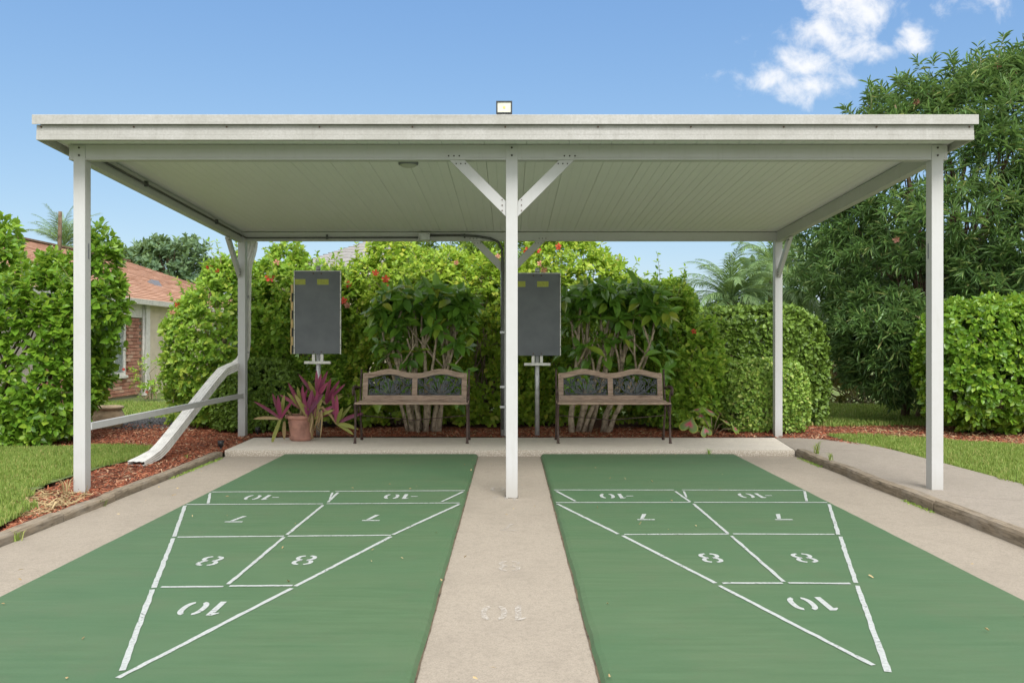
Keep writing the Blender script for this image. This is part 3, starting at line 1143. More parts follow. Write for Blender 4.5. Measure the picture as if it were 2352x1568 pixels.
# soffit panels
np_ = 21
pw = (RX1 - RX0 - .06) / np_
for i in range(np_):
    a = RX0 + .03 + i * pw + .0015
    b = a + pw - .003
    w = b - a
    prof = [(a, .03)]
    prof += [(a, .002), (a + .002, 0)]
    for q in (.25, .5, .75):
        c = a + w * q
        prof += [(c - .003, 0), (c, .004), (c + .003, 0)]
    prof += [(b - .002, 0), (b, .002), (b, .03)]
    m_ = MB().sweep(prof, lambda u, v: (u, RD0 + .02, zs(RD0 + .02) + v), lambda u, v: (u, RD1 - .02, zs(RD1 - .02) + v))
    m_.build('soffit_panel', M['soffit'], pav_root)
m_ = MB()
m_.add([(RX0 + .02, RD0 + .02, zs(RD0) + .034), (RX1 - .02, RD0 + .02, zs(RD0) + .034), (RX1 - .02, RD1 - .02, zs(RD1) + .034), (RX0 + .02, RD1 - .02, zs(RD1) + .034),
        (RX0 + .02, RD0 + .02, zs(RD0) + .11), (RX1 - .02, RD0 + .02, zs(RD0) + .11), (RX1 - .02, RD1 - .02, zs(RD1) + .11), (RX0 + .02, RD1 - .02, zs(RD1) + .11)],
       [(0, 3, 2, 1), (4, 5, 6, 7), (0, 1, 5, 4), (1, 2, 6, 5), (2, 3, 7, 6), (3, 0, 4, 7)])
m_.build('roof_deck', M['fascia'], pav_root)

# fascia with two shallow steps, and a cap
fz0, fz1, fz2 = 2.713, 2.829, 2.897
h3 = (fz1 - fz0) / 3


def fascia_prof(out):
    p = [(0.028, fz0), (0.0, fz0 + .003)]
    p += [(0, fz0 + h3 - .002), (.004, fz0 + h3), (.003, fz0 + h3 + .004), (.003, fz0 + 2 * h3 - .002), (.007, fz0 + 2 * h3), (.006, fz0 + 2 * h3 + .004), (.006, fz1)]
    p += [(.028, fz1)]
    return p


m_ = MB().sweep(fascia_prof(0), lambda u, v: (RX0, RD0 + u, v), lambda u, v: (RX1, RD0 + u, v))
fa = m_.build('fascia', M['fascia'], pav_root)
m_ = MB()
for k in range(11):
    x = RX0 + .035 + k * (RX1 - RX0 - .07) / 10
    m_.lathe((0, 0, 0), [(0, 0)], 3)
    m_.v, m_.f, m_.sm = [], [], []
    c = (x, RD0 - .001, fz1 - .016)
    m_.tube([(c[0], c[1] + .01, c[2]), (c[0], c[1] - .002, c[2])], .0062, 8)
    m_.build('screw', M['bolt_rust'], fa)
    m_.v, m_.f, m_.sm = [], [], []
cp = MB().sweep([(-.022, fz1 - .001), (-.022, fz2), (-.018, fz2 + .003), (.10, fz2 + .003), (.10, fz2 - .004), (-.014, fz2 - .004), (-.014, fz1 - .001)],
                lambda u, v: (RX0 - .02, RD0 + u, v), lambda u, v: (RX1 + .022, RD0 + u, v))
cp.build('roof_cap', M['fascia'], pav_root)
for sx, X in ((-1, RX0), (1, RX1)):
    sl = lambda d: -0.047 * (d - RD0)
    p = [(0.0, fz0 - .0), (0.0, fz1), (.024, fz1), (.024, fz0)]
    m_ = MB().sweep(p, lambda u, v: (X - sx * u, RD0 + .028, v + sl(RD0)), lambda u, v: (X - sx * u, RD1, v + sl(RD1)))
    m_.build('side_fascia', M['fascia'], pav_root)
    p = [(-.021, fz1 + .001), (-.021, fz2), (.10, fz2), (.10, fz2 - .005), (-.013, fz2 - .005), (-.013, fz1 + .001)]
    m_ = MB().sweep(p, lambda u, v: (X - sx * u, RD0 + .1, v + sl(RD0)), lambda u, v: (X - sx * u, RD1, v + sl(RD1)))
    m_.build('roof_cap', M['fascia'], pav_root)
# rear gutter
zg = zs(RD1)
m_ = MB().sweep([(0, zg + .10), (0, zg - .01), (.10, zg - .01), (.125, zg + .10), (.120, zg + .10), (.096, zg - .005), (.005, zg - .005), (.005, zg + .10)],
                lambda u, v: (RX0, RD1 + .002 + u, v), lambda u, v: (RX1, RD1 + .002 + u, v))
m_.build('gutter', M['aluminium'], pav_root)


def bolt(parent, c, ax, r=.007, mat='bolt_dark'):
    c = Vector(c)
    ax = Vector(ax).normalized()
    MB().tube([c - ax * .012, c + ax * .0045], r, 8).build('bolt', M[mat], parent)


# beams
FB0, FB1 = 6.437, 6.505
fb = MB().box(-3.475, 3.444, FB0, FB1, 2.642, zs(6.437) - .004).build('beam', M['aluminium'], pav_root, .003)
MB().box(-3.475, 3.444, FB0 - .004, FB1 + .004, 2.628, 2.6415).build('beam_flange', M['aluminium'], fb, .002)
bb = MB().box(-3.40, 3.41, 10.235, 10.30, 2.472, zs(10.30) - .006).build('beam', M['aluminium'], pav_root, .003)
MB().box(-3.40, 3.41, 10.231, 10.304, 2.458, 2.4715).build('beam_flange', M['aluminium'], bb, .002)
for xa, xb in ((-3.425, -3.36), (3.335, 3.40)):
    m_ = MB()
    vs = []
    for d in (6.505, 10.236):
        t = zs(d) - .006
        vs += [(xa, d, t - .113), (xb, d, t - .113), (xb, d, t), (xa, d, t)]
    m_.add(vs, [(0, 1, 2, 3), (7, 6, 5, 4), (0, 4, 5, 1), (1, 5, 6, 2), (2, 6, 7, 3), (3, 7, 4, 0)])
    sb = m_.build('beam', M['aluminium'], pav_root, .003)
    vs = []
    for d in (6.507, 10.234):
        t = zs(d) - .1195
        vs += [(xa - .004, d, t - .012), (xb + .004, d, t - .012), (xb + .004, d, t), (xa - .004, d, t)]
    MB().add(vs, [(0, 1, 2, 3), (7, 6, 5, 4), (0, 4, 5, 1), (1, 5, 6, 2), (2, 6, 7, 3), (3, 7, 4, 0)]).build('beam_flange', M['aluminium'], sb, .002)
# posts
PW = .0925
POSTS = [(-3.437, 6.43, -.02, 2.742), (-.034, 6.43, -.03, 2.742), (3.315, 6.43, .02, 2.742),
         (-3.410, 10.232, -.03, 2.50), (-.075, 10.232, -.02, 2.50), (3.315, 10.232, -.005, 2.50)]
for i, (x, d, z0, z1) in enumerate(POSTS):
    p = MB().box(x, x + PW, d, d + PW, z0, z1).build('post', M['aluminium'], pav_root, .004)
    if i < 3:
        bolt(p, (x + PW / 2, d - .001, 2.722), (0, -1, 0), .008)
        bolt(p, (x + PW / 2, d - .001, 2.662), (0, -1, 0), .008)
    if i in (0, 2):      # worn sticker on the inner face of the corner posts
        xs_ = x + PW + .0015 if i == 0 else x - .0015
        MB().box(min(xs_, xs_ + .001), max(xs_, xs_ + .001), d + .045, d + .062, gz(595, 6.5), gz(560, 6.5)).build('sticker', M['vent_grey'], p)
    if i == 1:
        b0 = MB().box(x - .004, x + PW + .004, d - .003, d + PW + .004, -.031, -.027)
        b0.build('base_plate', M['bolt_dark'], p)


def brace_xz(x_post, sgn, d, zb, run, w, name='brace'):
    """45 degree knee brace from the post up to the beam in the X-Z plane"""
    a = Vector((x_post + sgn * .0, d, zb))
    b = Vector((x_post + sgn * run, d, zb + run))
    hw = w / math.sqrt(2)
    # parallelogram ends cut plumb and level
    poly = [(0, -hw), (0, hw), (run - hw, run), (run + hw, run)]
    m_ = MB().prism(poly, lambda u, v, t: (x_post + sgn * u, d + t, zb + v), -.02, .02)
    br = m_.build(name, M['aluminium'], pav_root, .003)
    # end tab lying on the beam face
    tab = [(run - hw - .03, run + .003), (run + hw - .02, run + .003), (run + hw + .05, run + .052), (run - hw + .02, run + .052)]
    t_ = MB().prism([(u + .0, v) for u, v in tab], lambda u, v, t: (x_post + sgn * u, d + t, zb + v), -.0345, -.0305)
    t_.build('bracket', M['aluminium'], br)
    for k in range(3):
        bolt(br, (x_post + sgn * (run - hw + .042 + k * .042), d - .0345, zb + run + .03), (0, -1, 0), .0065)
        bolt(br, (x_post + sgn * (run - hw - .005 + k * .036), d - .021, zb + run - .028), (0, -1, 0), .0055)
        bolt(br, (x_post + sgn * .03, d - .021, zb - .012 + k * .042), (0, -1, 0), .005, 'bolt_rust')
    return br


brace_xz(-.034, -1, 6.467, 2.243, .385, .085)
brace_xz(-.034 + PW, 1, 6.467, 2.243, .385, .085)
brace_xz(-.075, -1, 10.262, 2.095, .362, .085)
brace_xz(-.075 + PW, 1, 10.262, 2.095, .362, .085)
for x in (-3.395, 3.362):      # braces from the rear corner posts to the side beams
    run, hw, zb = .40, .055, 2.05
    poly = [(0, -hw), (0, hw), (run - hw, run), (run + hw, run)]
    m_ = MB().prism(poly, lambda u, v, t: (x + t, 10.231 - u, zb + v), -.022, .022)
    br = m_.build('brace', M['aluminium'], pav_root, .003)
    s_ = 1 if x < 0 else -1
    for k in range(3):
        bolt(br, (x + s_ * .022, 10.231 - .03, zb - .02 + k * .036), (s_, 0, 0), .005)
        bolt(br, (x + s_ * .022, 10.231 - run + hw - .01 - k * .034, zb + run - .03), (s_, 0, 0), .005)
# low rail between the left posts
MB().box(-3.372, -3.338, 6.523, 10.232, .495, .552).build('rail', M['aluminium'], pav_root, .003)


def ribbed_sweep(path, w, h, mat, name, parent, ups, flare=None):
    """corrugated rectangular downspout swept along a path"""
    prof = []
    for side in range(4):
        nr = 3
        for i in range(nr * 2):
            t = i / (nr * 2)
            dep = .0 if i % 2 == 0 else .007
            if side == 0:
                prof.append((-.5 + t, -.5, 0, dep))
            elif side == 1:
                prof.append((.5, -.5 + t, -dep, 0))
            elif side == 2:
                prof.append((.5 - t, .5, 0, -dep))
            else:
                prof.append((-.5, .5 - t, dep, 0))
    pts = [Vector(p) for p in path]
    V, F = [], []
    k = len(prof)
    for i, p in enumerate(pts):
        t = (pts[min(i + 1, len(pts) - 1)] - pts[max(i - 1, 0)]).normalized()
        x = Vector((1, 0, 0))
        x = (x - t * x.dot(t)).normalized()
        y = t.cross(x)
        fw, fh = flare[i] if flare else (1, 1)
        for (a, b, da, db) in prof:
            V.append(p + x * (a * w * fw + da) + y * (b * h * fh + db))
    for i in range(len(pts) - 1):
        for j in range(k):
            j2 = (j + 1) % k
            F.append((i * k + j, i * k + j2, (i + 1) * k + j2, (i + 1) * k + j))
    o = MB().add(V, F).build(name, mat, parent)
    md = o.modifiers.new('solid', 'SOLIDIFY')
    md.thickness = .0015
    return o


path = [(-3.34, 10.60, 2.50), (-3.34, 10.575, 2.42), (-3.34, 10.50, 2.32), (-3.35, 10.43, 2.22), (-3.36, 10.40, 2.10), (-3.365, 10.395, 1.7), (-3.37, 10.395, 1.2), (-3.385, 10.39, 1.02),
        (-3.41, 10.36, .945), (-3.44, 10.27, .895), (-3.475, 10.12, .865), (-3.50, 9.95, .83), (-3.505, 9.7, .735), (-3.51, 9.2, .527), (-3.51, 8.6, .275), (-3.51, 8.25, .135), (-3.51, 8.08, .085), (-3.525, 7.90, .06), (-3.54, 7.74, .045)]
fl = [(1, 1)] * (len(path) - 3) + [(1.05, .9), (1.3, .7), (1.55, .5)]
ds = ribbed_sweep(path, .112, .092, M['white_trim'], 'downspout', pav_root, None, fl)
for z in (1.75, 1.05):
    MB().box(-3.43, -3.30, 10.338, 10.346, z, z + .03).build('strap', M['galvanised'], ds)

# electrical conduit
cz = lambda d: zs(d) - .062
m_ = MB().tube([(-3.342, d, cz(d)) for d in np.linspace(6.56, 10.19, 12)] + [(-3.335, 10.213, cz(10.2) - .003), (-3.30, 10.218, 2.492), (-2.2, 10.218, 2.494), (-1.14, 10.218, 2.497)], .0105, 8)
con = m_.build('conduit', M['conduit_black'], pav_root)
for d in (7.5, 9.3):
    MB().box(-3.358, -3.326, d, d + .02, cz(d) - .02, cz(d) + .03).build('strap', M['conduit_black'], con)
for x in (-2.3,):
    MB().box(x, x + .02, 10.204, 10.232, 2.475, 2.535).build('strap', M['conduit_black'], con)
jb = MB().box(-1.145, -1.0, 10.175, 10.233, 2.462, 2.556).build('junction_box', M['galvanised'], pav_root, .004)
bolt(jb, (-1.02, 10.175, 2.54), (0, -1, 0), .005)
bolt(jb, (-1.125, 10.175, 2.478), (0, -1, 0), .005)
pts = [(-1.0, 10.21, 2.522), (-.62, 10.21, 2.524), (-.42, 10.21, 2.512), (-.25, 10.21, 2.486), (-.15, 10.21, 2.44), (-.105, 10.21, 2.36), (-.098, 10.215, 2.2), (-.098, 10.22, 1.2), (-.098, 10.22, .1)]
con2 = MB().tube(pts, .016, 8).build('conduit', M['conduit_black'], pav_root)
MB().tube([(-.098, 10.245, 2.25), (-.098, 10.245, .02)], .022, 10).build('conduit', M['galvanised'], pav_root)
for z in (.37, .62, 1.3):
    MB().box(-.128, -.07, 10.196, 10.232, z, z + .028).build('strap', M['galvanised'], con2)
MB().box(-.58, -.56, 10.19, 10.23, 2.49, 2.54).build('strap', M['conduit_black'], con2)

# flood light on the roof edge
fx, fd = gx(1158, 6.30), 6.30
z0 = gz(262, 6.3)
fl_ = empty('flood_light', (fx, fd, fz2))
tag(fl_, 'small square black flood light standing on the front edge of the shelter roof', 'flood light')
hz0, hz1 = z0 + .002, z0 + .098
m_ = MB()
m_.box(fx - .062, fx + .062, fd, fd + .03, hz0, hz1)
m_.build('housing', M['lamp_housing'], fl_, .006)
for (a, b, c, d) in ((-.062, .062, 0, .009), (-.062, .062, .087, .096), (-.062, -.052, .009, .087), (.052, .062, .009, .087)):
    MB().box(fx + a, fx + b, fd - .010, fd - .001, hz0 + c, hz0 + d).build('bezel', M['lamp_housing'], fl_)
MB().box(fx - .051, fx + .051, fd - .004, fd - .0005, hz0 + .010, hz0 + .086).build('lens', M['lamp_glass'], fl_)
MB().box(fx - .008, fx + .008, fd - .007, fd - .0042, hz0 + .04, hz0 + .054).build('led', M['led_chip'], fl_)
MB().box(fx - .02, fx + .02, fd + .004, fd + .022, fz2 + .003, hz0 + .001).build('bracket', M['galvanised'], fl_, .002)

# oval ceiling light on the soffit
ld = 6.98
lx, lz = -.87, zs(6.98)
cl = empty('ceiling_light', (lx, ld, lz))
tag(cl, 'small oval light fixed to the ceiling of the shelter', 'ceiling light')


def oval(rx, ry, prof, c, tilt):
    m_ = MB()
    n = 28
    V, F = [], []
    for (s_, z) in prof:
        for k in range(n):
            a = 2 * math.pi * k / n
            y = ry * s_ * math.sin(a)
            V.append((c[0] + rx * s_ * math.cos(a), c[1] + y, c[2] + z + tilt * y))
    for i in range(len(prof) - 1):
        for k in range(n):
            k2 = (k + 1) % n
            F.append((i * n + k, i * n + k2, (i + 1) * n + k2, (i + 1) * n + k))
    m_.add(V, F, True)
    m_.f.append(tuple((len(prof) - 1) * n + k for k in range(n)))
    m_.sm.append(True)
    return m_


oval(.085, .055, [(1, 0), (1, -.018), (.97, -.022), (.6, -.022)], (lx, ld, lz), -.047).build('rim', M['vent_grey'], cl)
oval(.072, .045, [(1, -.018), (.95, -.03), (.7, -.042), (.3, -.047), (.05, -.048)], (lx, ld, lz), -.047).build('lens', M['lamp_lens'], cl)

# ---------------------------------------------------------------- scoreboards


def scoreboard(xc, d, ztop, zbot, w, label, slider):
    r_ = empty('scoreboard', (xc, d, 0))
    tag(r_, label, 'scoreboard', 'scoreboards behind the court')
    MB().tube([(xc, d + .03, -.05), (xc, d + .03, zbot + .25)], .029, 16).build('pole', M['galvanised'], r_)
    MB().tube([(xc, d + .03, ztop - .3), (xc, d + .03, ztop + .025), ], .029, 16).build('pole', M['galvanised'], r_)
    MB().lathe((xc, d + .03, ztop + .02), [(.031, 0), (.031, .02), (.026, .036), (.014, .046), (.001, .049)], 16).build('pole_cap', M['galvanised'], r_)
    x0, x1 = xc - w / 2, xc + w / 2
    p = MB().box(x0 + .011, x1 - .011, d - .022, d - .006, zbot + .004, ztop - .011).build('board', M['slate'], r_)
    MB().box(x0, x0 + .0105, d - .03, d, zbot, ztop).build('frame', M['white_trim'], r_, .002)
    MB().box(x1 - .0105, x1, d - .03, d, zbot, ztop).build('frame', M['white_trim'], r_, .002)
    MB().box(x0 + .0112, x1 - .0112, d - .031, d, ztop - .0105, ztop + .001).build('frame', M['galvanised'], r_, .002)
    for k in range(5):
        z = zbot + .08 + k * (ztop - zbot - .16) / 4
        bolt(p, (x0 + .005, d - .03, z), (0, -1, 0), .005)
        bolt(p, (x1 - .005, d - .03, z + .03), (0, -1, 0), .005)
    tz = ztop - .105
    for a, b in ((x0 + .014, x0 + .145), (x0 + .29, x0 + .435)):
        MB().box(a, b, d - .0245, d - .0225, tz - .07, tz).build('tape', M['yellow_tape'], p)
    for a in (-.05, .05):
        bolt(p, (xc + a, d - .023, ztop - .035), (0, -1, 0), .010, 'bolt_rust')
        bolt(p, (xc + a, d - .023, zbot + .028), (0, -1, 0), .008, 'bolt_rust')
    for a in (-.052, .052):
        MB().box(xc + a - .018, xc + a + .018, d - .012, d + .012, zbot - .088, zbot - .001).build('strut', M['white_trim'], r_, .002)
    MB().box(xc - .165, xc + .165, d - .03, d + .0, zbot - .122, zbot - .0885).build('crossarm', M['white_trim'], r_, .003)
    if slider:
        n = 8
        hh = (ztop - zbot - .17) / n
        for k in range(n):
            z = zbot + .002 + k * hh
            a = x0 - .040
            if k % 2 == 0:
                MB().box(a - .012, a + .002, d + .005, d + .03, z, z + hh - .002).build('score_slider', M['wood_slider'], r_, .002)
                MB().box(a + .004, a + .020, d + .012, d + .03, z, z + hh - .002).build('score_slider', M['black_slider'], r_, .002)
            else:
                MB().box(a - .006, a + .022, d - .002, d + .03, z, z + hh - .002).build('score_slider', M['wood_slider'], r_, .002)
        MB().box(x0 - .05, x0 + .0, d + .032, d + .045, zbot, zbot + .02).build('slider_rail', M['galvanised'], r_)
        MB().box(x0 - .05, x0 + .0, d + .032, d + .045, ztop - .2, ztop - .18).build('slider_rail', M['galvanised'], r_)
        MB().box(x0 - .045, x0 - .02, d + .031, d + .038, zbot, ztop - .18).build('slider_rail', M['galvanised'], r_)


SBD = 10.25
scoreboard(gx(730, SBD), SBD, gz(622, SBD), gz(813, SBD), .588, 'dark grey scoreboard with yellow and black sliders on its edge, above the potted plant', True)
scoreboard(gx(1234, SBD), SBD, gz(627, SBD), gz(817, SBD), .588, 'dark grey scoreboard with chalk drips, half hidden behind the middle post', False)

# ---------------------------------------------------------------- benches


def spiral(c, r0, turns, a0, sgn=1, n=22):
    out = []
    for i in range(n):
        t = i / (n - 1)
        a = a0 + sgn * t * turns * 2 * math.pi
        r = r0 * (1 - .86 * t)
        out.append((c[0] + r * math.cos(a), c[1] + r * math.sin(a)))
    return out


def bez(p0, p1, p2, n=12):
    return [((1 - t) ** 2 * p0[0] + 2 * t * (1 - t) * p1[0] + t * t * p2[0], (1 - t) ** 2 * p0[1] + 2 * t * (1 - t) * p1[1] + t * t * p2[1]) for t in [i / (n - 1) for i in range(n)]]


def bench(xc, d, z, label, W=1.325):
    """d: front legs; local x across, y back, z up"""
    r_ = empty('garden_bench', (xc, d, z))
    tag(r_, label, 'bench', 'benches on the patio slab')
    hw = W / 2
    L = lambda x, y, zz: (xc + x, d + y, z + zz)
    iron, wood = M['iron'], M['bench_wood']
    for s in (-1, 1):
        x = s * (hw - .012)
        MB().tube([L(x, .0, 0), L(x, .012, .02), L(x, .035, .2), L(x, .03, .36), L(x, .0, .43), L(x, -.012, .455)], [.02, .015, .013, .013, .014, .016], 8).build('leg', iron, r_)
        MB().tube([L(x, .45, -.002), L(x, .435, .02), L(x, .38, .22), L(x, .33, .36), L(x, .33, .44)], [.02, .015, .013, .013, .014], 8).build('leg', iron, r_)
        MB().tube([L(x, .0, .43), L(x, .1, .428), L(x, .22, .418), L(x, .34, .425)], .013, 8).build('seat_bearer', iron, r_)
        MB().tube([L(x, .33, .42), L(x, .36, .52), L(x, .395, .68), L(x, .425, .80), L(x, .43, .845)], [.014, .013, .012, .012, .014], 8).build('back_upright', iron, r_)
        xo = s * (hw + .004)
        arm = [L(x, .385, .62), L(xo, .30, .635), L(xo, .18, .65), L(xo, .06, .655), L(xo, -.01, .64), L(xo, -.035, .60), L(xo, -.015, .565), L(xo, .015, .575)]
        MB().tube(arm, [.011, .012, .015, .016, .016, .014, .012, .012], 8).build('armrest', iron, r_)
        MB().tube([L(xo, .01, .64), L(x, .02, .56), L(x, .05, .50), L(x, .01, .455)], .011, 8).build('arm_support', iron, r_)
        MB().tube([L(x, .06, .30), L(x, .14, .35), L(x, .2, .415)], .009, 6).build('leg_scroll', iron, r_)
    MB().tube([L(-hw + .02, .30, .30), L(0, .33, .24), L(hw - .02, .30, .30)], .006, 6).build('stretcher', iron, r_)
    # seat slats
    for k in range(5):
        y0 = -.012 + k * .072
        zz = .452 - .012 * math.sin(k / 4 * 3.1416)
        MB().box(xc - hw + .006, xc + hw - .006, d + y0, d + y0 + .058, z + zz, z + zz + .024).build('seat_slat', wood, r_, .004)
    # backrest frame, leaning back
    bw = hw - .036

    def B(u, v, t):      # u across, v height above the bottom rail, t thickness
        return L(u, .352 + v * .20 + t, .475 + v)
    hump = lambda u: .315 + .052 * math.cos(math.pi * (abs(u) - bw / 2) / (bw / 2)) * .5 + .026 - .016 * (abs(u) > bw * .86)

    def hum(u):
        a = abs(u) / bw
        return .325 + .05 * (.5 + .5 * math.cos(2 * math.pi * (a - .5))) ** 1.2
    us = np.linspace(-bw, bw, 61)
    top = [(u, hum(u)) for u in us]
    bot = [(u, hum(u) - (.062 if abs(abs(u) / bw - .5) < .42 else .066)) for u in us][::-1]
    V, F = [], []
    n = len(us)
    for u in us:
        h = hum(u)
        V += [B(u, h - .064, -.016), B(u, h, -.016), B(u, h, .016), B(u, h - .064, .016)]
    for i in range(n - 1):
        for j in range(4):
            j2 = (j + 1) % 4
            F.append((i * 4 + j, i * 4 + j2, (i + 1) * 4 + j2, (i + 1) * 4 + j))
    m_ = MB().add(V, F)
    m_.f += [(0, 1, 2, 3), tuple((n - 1) * 4 + j for j in (3, 2, 1, 0))]
    m_.sm += [False, False]
    tr = m_.build('top_rail', wood, r_, .004)
    def bb_(name, u0, u1, v0, v1, mat, t0=-.015, t1=.015):
        vs = [B(u0, v0, t0), B(u1, v0, t0), B(u1, v1, t0), B(u0, v1, t0), B(u0, v0, t1), B(u1, v0, t1), B(u1, v1, t1), B(u0, v1, t1)]
        return MB().add(vs, [(0, 1, 2, 3), (7, 6, 5, 4), (0, 4, 5, 1), (1, 5, 6, 2), (2, 6, 7, 3), (3, 7, 4, 0)]).build(name, mat, r_, .003)
    bb_('bottom_rail', -bw, bw, .0, .06, wood)
    bb_('stile', -bw, -bw + .062, .0605, hum(bw) - .0645, wood)
    bb_('stile', bw - .062, bw, .0605, hum(bw) - .0645, wood)
    bb_('stile', -.031, .031, .0605, hum(0) - .0645, wood)
    for s in (-1, 1):
        for v in (.03, hum(bw) - .03):
            c = Vector(B(s * (bw - .025), v, -.016))
            bolt(tr, c, (0, -1, 0), .005)
    # cast scrollwork panels
    for s in (-1, 1):
        c0 = s * (.031 + (bw - .062 + .0) ) / 2 + 0
        u0, u1 = (.031, bw - .062) if s > 0 else (-bw + .062, -.031)
        cu = (u0 + u1) / 2
        hwid = (u1 - u0) / 2
        m_ = MB()

        def line(pts, r=.0058):
            m_.tube([B(cu + a, .0605 + b, .0) for a, b in pts], r * 1.2, 5)
        # border
        tops = [(u, hum(cu + u) - .0605 - .068) for u in np.linspace(-hwid + .004, hwid - .004, 15)]
        line([(-hwid + .004, .004)] + tops + [(hwid - .004, .004), (-hwid + .004, .004)], .006)
        line([(-hwid + .03, .012), (-.1, .028), (0, .010), (.1, .028), (hwid - .03, .012)], .007)
        for q in (-1, 1):
            line([(q * a, b) for a, b in spiral((hwid - .055, .045), .040, 1.5, -1.6)], .0072)
            line([(q * a, b) for a, b in spiral((hwid - .042, .150), .034, 1.4, 1.6, -1)], .0065)
            line([(q * a, b) for a, b in spiral((hwid - .10, .178), .028, 1.3, 2.5)], .006)
            line([(q * a, b) for a, b in spiral((hwid - .115, .095), .026, 1.2, .4, -1)], .0055)
            line([(q * a, b) for a, b in spiral((.075, .205), .022, 1.2, .2)], .0055)
            line([(q * a, b) for a, b in bez((.02, .01), (hwid * .55, .02), (hwid - .10, .10))], .006)
            line([(q * a, b) for a, b in bez((hwid - .10, .10), (hwid - .02, .12), (hwid - .01, .19))], .006)
            line([(q * a, b) for a, b in bez((.06, .02), (.17, .05), (.165, .15))], .0055)
            line([(q * a, b) for a, b in bez((.165, .15), (.13, .21), (.05, .215))], .0055)
            line([(q * a, b) for a, b in bez((hwid - .1, .012), (hwid - .05, .0), (hwid - .02, .05))], .006)
            line([(q * a, b) for a, b in spiral((hwid - .165, .055), .026, 1.3, 2.0)], .0055)
            line([(q * a, b) for a, b in spiral((hwid - .155, .150), .024, 1.3, -.6, -1)], .0055)
            line([(q * a, b) for a, b in bez((.09, .012), (.15, .11), (.06, .19))], .005)
            line([(q * a, b) for a, b in bez((hwid - .02, .10), (hwid - .09, .13), (hwid - .14, .20))], .0055)
        # tulips and blades in the middle
        def blade(a0, b0, a1, b1, w):
            dx, dy = a1 - a0, b1 - b0
            l_ = math.hypot(dx, dy)
            nx_, ny_ = -dy / l_, dx / l_
            out = [(a0, b0)]
            pr = (.35, .7, .9)
            w = w * .62
            out += [(a0 + dx * t + nx_ * w * k, b0 + dy * t + ny_ * w * k) for t, k in zip((.3, .6, .85), (.55, 1, .7))]
            out += [(a1, b1)]
            out += [(a0 + dx * t - nx_ * w * k, b0 + dy * t - ny_ * w * k) for t, k in zip((.85, .6, .3), (.7, 1, .55))]
            m_.prism(out, lambda u, v, t: B(cu + u, .0605 + v, t), -.004, .004)
        for a, b, w in ((-.125, .12, .011), (-.085, .165, .012), (-.035, .20, .016), (.0, .17, .009), (.035, .155, .010), (.07, .185, .016), (.115, .125, .012), (-.13, .07, .009), (.13, .07, .009), (.10, .165, .010), (-.06, .10, .01)):
            blade(a * .12, .008, a, b, w)
        for a, b in ((-.035, .175), (.066, .155), (-.10, .135)):
            blade(a - .012, b - .03, a - .022, b + .03, .014)
            blade(a + .0, b - .03, a + .004, b + .034, .014)
            blade(a + .010, b - .03, a + .026, b + .028, .014)
        m_.build('scrollwork_panel', M['lattice_iron'], r_)
    return r_


bench(gx(944, 9.47), 9.47, patio_z(9.5) + .001, 'rusty iron and wood bench beside the potted purple plant')
bench(gx(1411, 9.47), 9.47, patio_z(9.5) + .001, 'rusty iron and wood bench between the scoreboard and the clipped bush')

# ---------------------------------------------------------------- vegetation toolkit
LEAF_T = np.array([(0, 0, 0), (.42, .30, .10), (.40, .66, .09), (0, 1, -.06), (-.40, .66, .09), (-.42, .30, .10)], dtype=float)
LEAF_F = np.array([(0, 1, 2, 3), (0, 3, 4, 5)])
LEAF_MESH = {}
CAMP = np.array([0, 0, CAMZ])


def leaf_mesh(mat):
    if mat not in LEAF_MESH:
        LEAF_MESH[mat] = np_mesh('leaf', LEAF_T, LEAF_F, M[mat])
    return LEAF_MESH[mat]


def shell(rg, ells, n, depth=.2, amp=.12, freq=3.0, zmin=.05, seed=1, back=.25, inner=.82):
    """points and outward normals on a union of super-ellipsoids (c, r, p)"""
    PP, NN = [], []
    areas = np.array([(r[0] * r[1] + r[0] * r[2] + r[1] * r[2]) * 4.19 for c, r, p in ells])
    for (c, r, p), ar in zip(ells, areas):
        c, r = np.array(c, float), np.array(r, float)
        k = int(n * ar / areas.sum() * 6) + 50
        D = nrm(rg.normal(size=(k, 3)))
        t = (np.abs(D / r) ** p).sum(1) ** (-1 / p)
        Q = D * t[:, None]
        Nn = nrm(np.sign(Q) * np.abs(Q / r) ** (p - 1) / r)
        w = t ** 2 / np.maximum((D * Nn).sum(1), .15)
        keep = rg.uniform(size=k) < w / np.percentile(w, 97)
        D, Q, Nn, t = D[keep], Q[keep], Nn[keep], t[keep]
        s = 1 + amp * wob(Q + c, freq, seed) - depth * rg.uniform(size=len(Q)) ** 1.6
        P = c + Q * s[:, None]
        ok = P[:, 2] > zmin
        for (c2, r2, p2) in ells:
            if np.allclose(c2, c) and np.allclose(r2, r):
                continue
            ok &= (np.abs((P - np.array(c2)) / np.array(r2)) ** p2).sum(1) > inner
        tc = nrm(CAMP - P)
        ok &= ((Nn * tc).sum(1) > -.25) | (rg.uniform(size=len(P)) < back)
        P, Nn = P[ok], Nn[ok]
        m_ = int(n * ar / areas.sum())
        PP.append(P[:m_]); NN.append(Nn[:m_])
    return np.concatenate(PP), np.concatenate(NN)


